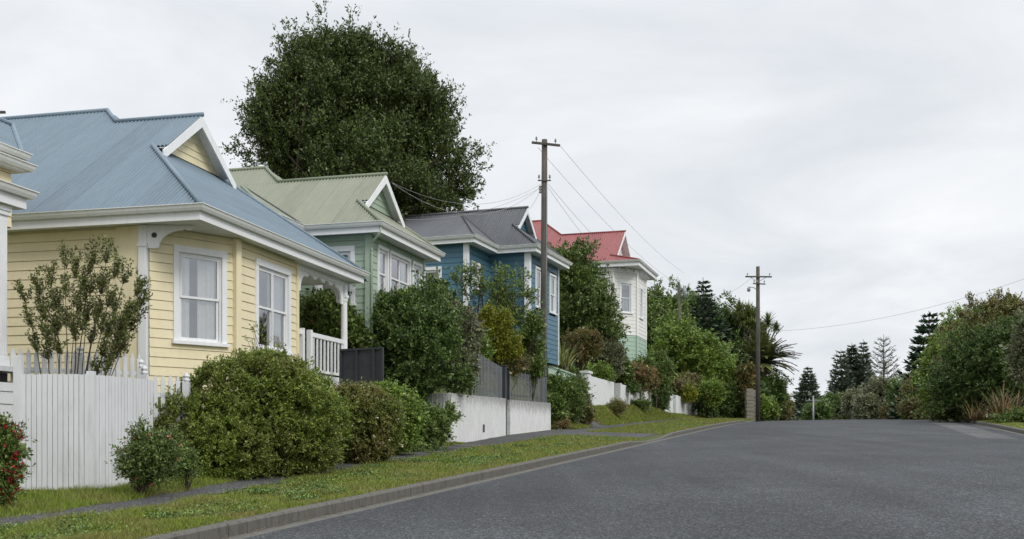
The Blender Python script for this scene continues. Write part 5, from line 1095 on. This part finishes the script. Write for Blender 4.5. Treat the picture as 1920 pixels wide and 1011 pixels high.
# --- the big tree behind the villas
bush('evergreen_oak', 'huge dark evergreen tree towering behind the green and blue villas', 'tree', [ell(624, 244, 136, 147, 52, .85), ell(549, 264, 86, 101, 52, .85), ell(626, 137, 104, 69, 52, .85), ell(724, 219, 98, 113, 52, .85), ell(804, 319, 82, 103, 52, .85), ell(704, 349, 121, 103, 50, .8), ell(824, 409, 42, 65, 51, .8), ell(564, 131, 57, 62, 52, .85), ell(509, 209, 43, 62, 52, .85), ell(674, 124, 65, 62, 52, .85), ell(779, 234, 74, 75, 52, .85)], 4300, L_['oak'], 0.155, 0.66, 8, 9, 1.1, 0.66, 61, None, limbs=60, tr=0.45, cut=False, bark='bark', trunk=(P(650, 700, 54).x, 54.0), spread=0.9, clump=0.34, nclump=420, fill=0.6)
# --- left side beyond the ivory villa
bush('tree', 'mid green tree behind the ivory villa, left of the short pole', 'tree', [ell(1245, 600, 40, 50, 98, .8), ell(1240, 640, 36, 50, 96, .8)], 900, L_['mid'], 0.28, 0.7, 7, 8, 0.3, 0.55, 71, G_T, clump=0.6, limbs=10, tr=0.2)
bush('tree', 'dark rounded tree behind the short timber pole', 'tree', [ell(1296, 622, 46, 48, 108, .8), ell(1270, 596, 36, 28, 106, .8)], 1000, L_['dark'], 0.28, 0.75, 7, 8, 0.35, 0.6, 72, G_T, clump=0.7, limbs=10, tr=0.2)
bush('tree', 'broad layered light green tree below the short timber pole', 'tree', [ell(1275, 665, 52, 36, 84, .75), ell(1320, 690, 42, 36, 84, .75), ell(1265, 640, 34, 22, 85, .7), ell(1345, 700, 30, 50, 85, .7)], 1500, L_['bright'], 0.20, 0.55, 7, 8, 0.15, 0.6, 73, G_T, clump=0.5, limbs=12, tr=0.2, flat=0.4)
bush('tree', 'tall dark tree mass left of the cabbage trees', 'tree', [ell(1360, 640, 42, 60, 104, .8), ell(1392, 660, 34, 60, 102, .8), ell(1380, 715, 40, 60, 98, .8), ell(1345, 645, 26, 36, 104, .8)], 1700, L_['dark'], 0.26, 0.65, 7, 8, 0.3, 0.6, 74, G_T, clump=0.6, limbs=10, tr=0.2, extra=[('flowers', 'orange', 5, 0.25)])
conifer('dark conifer with a bent pointed tip rising above the trees left of the far pole', 1328, 520, 690, 100, 62, L_['pine'], 75, whorls=20, nb=8, tilt=0.25, droop=0.5, size=0.65, nl=44, lean=-0.5, group=None, asp=0.4)
bush('shrub', 'dark clipped mass of shrubs right of the white planter wall', 'shrub', [ell(1350, 745, 34, 36, 84, .6), ell(1385, 750, 26, 36, 86, .6), ell(1325, 755, 20, 24, 82, .6)], 800, L_['dark'], 0.17, 0.42, 7, 8, 0.3, 0.5, 76, G_B, limbs=6, extra=[('flowers', 'orange', 8, 0.1)])
bush('shrub', 'bright green and orange shrub right of the white planter wall', 'shrub', [ell(1335, 737, 24, 22, 80, .6)], 260, L_['bright'], 0.14, 0.36, 6, 8, 0.5, 0.4, 77, G_B, limbs=6, extra=[('flowers', 'pink', 8, 0.1), ('orange_leaves', 'orange', 12, 0.1)])
bush('shrub', 'brown shrub close to the stone gateposts', 'shrub', [ell(1400, 720, 18, 40, 84, .7)], 300, L_['rust'], 0.16, 0.4, 6, 8, 0.4, 0.4, 78, G_B, limbs=6)
cabbage('left cabbage tree with three tufted heads beside the far timber pole', [(1386, 582, 24), (1402, 588, 26), (1394, 600, 20)], (P(1396, 700, 100).x, 100, 3.0, 100), 81)
cabbage('middle cabbage tree with tufted heads just left of the far timber pole', [(1412, 595, 24), (1420, 612, 18), (1407, 610, 18)], (P(1410, 700, 98).x, 98, 3.0, 98), 82)
cabbage('right cabbage tree leaning out to the right of the far timber pole', [(1440, 606, 24), (1455, 615, 15), (1430, 625, 16)], (P(1425, 700, 96).x, 96, 3.0, 96), 83)
palm('large date palm with arching fronds right of the far timber pole', 1428, 682, 91, 64, 84)
bush('shrub', 'dark green shrub under the date palm', 'shrub', [ell(1440, 735, 32, 26, 90, .7), ell(1420, 750, 20, 30, 88, .7)], 500, L_['dark'], 0.2, 0.5, 7, 8, 0.3, 0.5, 85, G_B, limbs=5)
bush('shrub', 'pale green leafy shrub at the kerb right of the far timber pole', 'shrub', [ell(1440, 770, 16, 20, 84, .7), ell(1430, 762, 10, 18, 83, .7)], 240, L_['bright'], 0.18, 0.4, 6, 7, 0.4, 0.4, 86, G_B, limbs=4, cut=False)
bush('shrub', 'green shrub next to the thin far pole', 'shrub', [ell(1463, 765, 20, 26, 98, .7)], 260, L_['olive'], 0.2, 0.5, 6, 8, 0.3, 0.5, 87, G_B, limbs=4, cut=False)
# --- beyond the crest and the right side
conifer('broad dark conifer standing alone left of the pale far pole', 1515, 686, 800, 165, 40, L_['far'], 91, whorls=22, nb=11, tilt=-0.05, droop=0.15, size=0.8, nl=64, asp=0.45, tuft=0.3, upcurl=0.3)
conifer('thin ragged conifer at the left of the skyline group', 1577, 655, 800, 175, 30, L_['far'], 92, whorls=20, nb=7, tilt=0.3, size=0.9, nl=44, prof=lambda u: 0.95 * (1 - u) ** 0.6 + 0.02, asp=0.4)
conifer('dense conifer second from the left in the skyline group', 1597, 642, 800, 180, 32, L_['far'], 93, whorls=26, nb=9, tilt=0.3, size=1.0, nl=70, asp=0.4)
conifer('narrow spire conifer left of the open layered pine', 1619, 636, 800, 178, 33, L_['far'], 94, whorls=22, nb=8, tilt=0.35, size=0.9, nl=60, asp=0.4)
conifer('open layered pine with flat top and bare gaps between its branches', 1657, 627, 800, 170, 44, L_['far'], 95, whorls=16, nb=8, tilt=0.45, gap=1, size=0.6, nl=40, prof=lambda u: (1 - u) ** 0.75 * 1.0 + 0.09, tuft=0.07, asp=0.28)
conifer('tall dark conifer with drooping layers behind the right hand trees', 1742, 583, 790, 92, 62, L_['pine'], 96, whorls=20, nb=9, tilt=0.1, droop=0.35, size=0.8, nl=60, prof=lambda u: (1 - u) ** 0.9 + 0.03, asp=0.4, upcurl=0.35)
bush('scrub', 'low dark green scrub left of the rounded mid scrub beyond the crest', 'shrub', [ell(1570, 768, 48, 26, 150, .6), ell(1535, 775, 26, 18, 140, .6)], 700, L_['dark'], 0.3, 0.7, 7, 8, 0.3, 0.5, 101, G_F, limbs=4, cut=False)
bush('scrub', 'rounded mid green scrub under the open layered pine', 'shrub', [ell(1655, 755, 42, 42, 120, .7), ell(1630, 770, 30, 26, 118, .7), ell(1610, 760, 30, 26, 125, .7)], 1100, L_['grey'], 0.26, 0.65, 7, 8, 0.3, 0.6, 102, G_F, limbs=6, cut=False)
bush('scrub', 'dark scrub between the rounded scrub and the tall right hand trees', 'shrub', [ell(1705, 750, 36, 36, 112, .7), ell(1690, 740, 26, 26, 118, .7)], 700, L_['dark'], 0.26, 0.6, 7, 8, 0.3, 0.5, 103, G_F, limbs=5, cut=False)
bush('scrub', 'brownish twiggy scrub at the far edge of the road', 'shrub', [ell(1680, 775, 28, 16, 96, .6)], 240, L_['rust'], 0.16, 0.4, 6, 7, 0.5, 0.3, 104, G_F, limbs=16, tr=0.05, cut=False, fill=0)
bush('shrub', 'olive leafy shrub at the crest where the right kerb begins', 'shrub', [ell(1730, 745, 34, 46, 84, .6), ell(1715, 770, 30, 20, 82, .6)], 900, L_['olive'], 0.16, 0.42, 7, 8, 0.3, 0.5, 105, G_R, limbs=8, cut=False)
bush('tree', 'light yellow green tree in front of the tall drooping conifer', 'tree', [ell(1808, 630, 34, 28, 78, .8), ell(1790, 668, 36, 44, 76, .8), ell(1768, 715, 40, 55, 74, .7)], 1500, L_['bright'], 0.17, 0.45, 7, 8, 0.4, 0.5, 106, G_R, clump=0.42, limbs=20, tr=0.15)
bush('tree', 'tall olive and green tree on the right with reddish brown crown tips', 'tree', [ell(1880, 640, 62, 70, 62, .7), ell(1850, 680, 50, 80, 62, .7), ell(1890, 605, 46, 34, 62, .7), ell(1815, 690, 40, 70, 64, .7)], 2600, L_['olive'], 0.15, 0.42, 7, 8, 0.6, 0.6, 107, G_R, clump=0.42, limbs=20, tr=0.16)
bush('tree', 'dark glossy tree on the right standing behind the dry flax plant', 'tree', [ell(1840, 700, 60, 70, 58, .6), ell(1910, 690, 50, 80, 56, .6), ell(1800, 725, 40, 55, 60, .6), ell(1965, 660, 60, 90, 56, .6)], 2600, L_['dark'], 0.14, 0.38, 7, 8, 0.4, 0.6, 108, G_R, clump=0.38, limbs=16, tr=0.16)
bush('tree', 'grey leaved branch of a tree at the right edge', 'tree', [ell(1925, 675, 26, 50, 50, .7), ell(1945, 640, 40, 70, 50, .7)], 500, L_['grey'], 0.13, 0.35, 7, 8, 0.4, 0.5, 109, G_R, limbs=10, tr=0.1)
fx = P(1886, 792, 52); strap_plant('flax_plant', 'large dry brown flax plant at the foot of the right hand trees', fx.x, fx.y, gz(fx.x, fx.y), 150, 2.0, 0.06, L_['deadstrap'], 110, None, 0.9, 0.4, 1.45, 40, 0.35)
fx = P(1845, 790, 56); strap_plant('flax_plant', 'smaller dry flax plant left of the large one', fx.x, fx.y, gz(fx.x, fx.y), 70, 1.5, 0.06, L_['deadstrap'], 111, None, 1.1, 0.3, 1.3, 20, 0.3)
bush('shrub', 'low leafy undergrowth along the right footpath beside the flax', 'shrub', [ell(1790, 772, 60, 14, 60, .4), ell(1905, 785, 40, 10, 50, .4)], 340, L_['mid'], 0.12, 0.28, 6, 7, 0.4, 0.3, 112, G_R, limbs=0, tr=0)
for i in range(7):     # trees that close the view on both sides from a step away
    s_, t_ = [(150, -40), (190, -22), (175, 10), (210, 40), (140, 34), (120, -48), (230, 0)][i]; p = W(s_, t_); gg = float(ground_z(s_, t_)); hh = [7, 5, 4, 6, 8, 8, 4][i]
    bush('tree', ['dark distant tree far behind the left hand trees', 'distant tree just left of the road beyond the crest', 'distant scrub in line with the road beyond the crest', 'distant tree far back on the right', 'mid distance tree behind the right hand conifer', 'tall distant tree behind the short pole', 'farthest scrub straight beyond the crest'][i], 'tree',
         [(np.array([p.x, p.y, gg + hh * .45]), np.array([hh * 1.1, hh * .8, hh * .55]))], 420, L_['dark' if i % 2 else 'mid'], 0.5, 1.0, 6, 8, 0.3, 0.5, 200 + i, 'distant trees beyond the crest', limbs=4, tr=0.2)

# ------------------------------------------------------------------ grass
def grass(name, label, n, fs, ft, hmin, hmax, w, mat, seed, mask=None, kind='stuff'):
    rng = np.random.default_rng(seed); s = fs(rng, n); t = ft(rng, n, s)
    if mask is not None: k = mask(s, t); s, t = s[k], t[k]
    n = len(s); z = ground_z(s, t); b = np.stack([s * SIN + t * COS, s * COS - t * SIN, z - 0.008], -1)
    patch = 0.5 + 0.5 * np.sin(s * 2.1 + np.sin(t * 3.0) * 2) * np.sin(t * 4.3 + np.sin(s * 1.3) * 2) 
    h = (hmin + (hmax - hmin) * rng.random(n) ** 1.6) * (0.4 + 1.0 * patch); a = rng.random(n) * 6.283; ww = w * (0.7 + 0.6 * rng.random(n)) * np.clip(s / 20, 0.9, 3.5)
    sd_ = np.stack([np.cos(a), np.sin(a), 0 * a], -1) * ww[:, None] / 2; ln = rng.normal(size=(n, 2)) * 0.55
    top = b + np.stack([ln[:, 0] * h, ln[:, 1] * h, h], -1); V = np.stack([b - sd_, b + sd_, top], 1).reshape(-1, 3)
    return tag(link(name, np_mesh(name, V, np.arange(3 * n).reshape(n, 3), mat)), label, 'grass', None, kind)
near = lambda lo, hi, p: (lambda r, n: lo + (hi - lo) * r.random(n) ** p)
def cross_ok(s, t): return ~(((s > 36.6) & (s < 40.6)) | ((s > 74) & (s < 78)))
grass('verge_grass', 'short mown grass on the verge between kerb and footpath', 380000, near(7.5, 85, 1.9), lambda r, n, s: -(TL + 0.1 + (path_t(s)[0] + 0.03 + wob(s, 5) * 1.3 - TL - 0.1) * r.random(n)), 0.02, 0.10, 0.011, L_['grass'], 301, cross_ok)
grass('dry_verge_grass', 'pale dry grass blades mixed through the verge', 60000, near(7.5, 85, 1.8), lambda r, n, s: -(TL + 0.05 + (path_t(s)[0] - TL) * r.random(n) ** 1.3), 0.04, 0.12, 0.007, L_['grass_pale'], 302, cross_ok)
def fence_t(s): return np.interp(s, [8, 12.2, 13.2, 15.4, 16, 24, 29], [13, 11.9, 10.75, 10.65, 11.2, 11.4, 11])
grass('garden_grass', 'longer grass between the footpath and the white board fence', 120000, near(9.5, 29, 1.2), lambda r, n, s: -(path_t(s)[1] - 0.06 + wob(s, 6) + (fence_t(s) - path_t(s)[1]) * r.random(n)), 0.025, 0.12, 0.010, L_['grass'], 303)
grass('bank_grass', 'rough grass on the bank below the white walls', 110000, near(43, 90, 1.2), lambda r, n, s: -(10.85 + 1.5 * r.random(n)), 0.05, 0.16, 0.014, L_['grass'], 304, lambda s, t: ~((s > 45.5) & (s < 48.4)))
grass('lawn_grass', 'unkempt grass on the slope around the villas', 90000, near(14, 60, 1.0), lambda r, n, s: -(prop_t(s) + 0.6 + 4 * r.random(n)), 0.04, 0.14, 0.014, L_['grass'], 305, lambda s, t: s < 26)
grass('right_verge_grass', 'grass strip between the right kerb and the right footpath', 60000, near(30, 95, 1.0), lambda r, n, s: TR + 0.17 + 1.65 * r.random(n), 0.03, 0.08, 0.016, L_['grass'], 306)
def weeds():     # flat-leaved weeds in loose patches over the verge
    rng = np.random.default_rng(31); pc = 170; s0 = 8 + 55 * rng.random(pc) ** 1.5; t0 = -(TL + .3 + (path_t(s0)[0] - TL - .4) * rng.random(pc)); ix = rng.integers(0, pc, 42000); rad = (0.10 + 0.28 * rng.random(pc))[ix]
    s = s0[ix] + rng.normal(size=len(ix)) * rad; t = t0[ix] + rng.normal(size=len(ix)) * rad * .8; k = (t < -TL - .18) & (t > -path_t(s)[0] - .05) & cross_ok(s, t); s, t = s[k], t[k]; n = len(s)
    b = np.stack([s * SIN + t * COS, s * COS - t * SIN, ground_z(s, t) + 0.01 + .05 * rng.random(n)], -1); a = rng.random(n) * 6.28; d = unit(np.stack([np.cos(a), np.sin(a), .2 + .9 * rng.random(n)], -1)); l = rng.uniform(.02, .05, n)
    tag(link('verge_weeds', leaf_mesh('verge_weeds', b, d, np.stack([-np.sin(a), np.cos(a), 0 * a], -1), l, l * .6, L_['weed'])), 'darker patches of broad leaved weeds in the verge', 'weeds', None, 'stuff')
weeds()
def clutter():     # fallen leaves in the channel and on the path edge
    rng = np.random.default_rng(9); n = 2600; s = 8 + 45 * rng.random(n) ** 1.4; t = -(TL - 0.05 - 0.25 * rng.random(n) ** 2.2); z = road_z(s) + 0.012
    b = np.stack([s * SIN + t * COS, s * COS - t * SIN, z], -1); a = rng.random(n) * 6.28; d = np.stack([np.cos(a), np.sin(a), 0.15 * rng.random(n)], -1); sd_ = np.stack([-np.sin(a), np.cos(a), 0 * a], -1); l = rng.uniform(.015, .045, n)
    tag(link('leaf_litter', leaf_mesh('leaf_litter', b, unit(d), sd_, l, l * .6, L_['deadstrap'])), 'small brown fallen leaves lying in the left road channel', 'leaf litter', None, 'stuff')
clutter()
hc = P(835, 846, 26.5); sb, tb_ = ST(hc.x, hc.y); q = MB(); q.box(-.28, .28, -.18, .18, 0, 0.014); q.box(-.24, .24, -.14, .14, 0.0141, 0.018); o = q.build('service_cover', M['crossing'], None, label='small pale concrete service cover set in the footpath', cat='service cover'); o.location = W(sb, -9.9, float(ground_z(sb, -9.9)) + 0.012); o.rotation_euler.z = 1.25
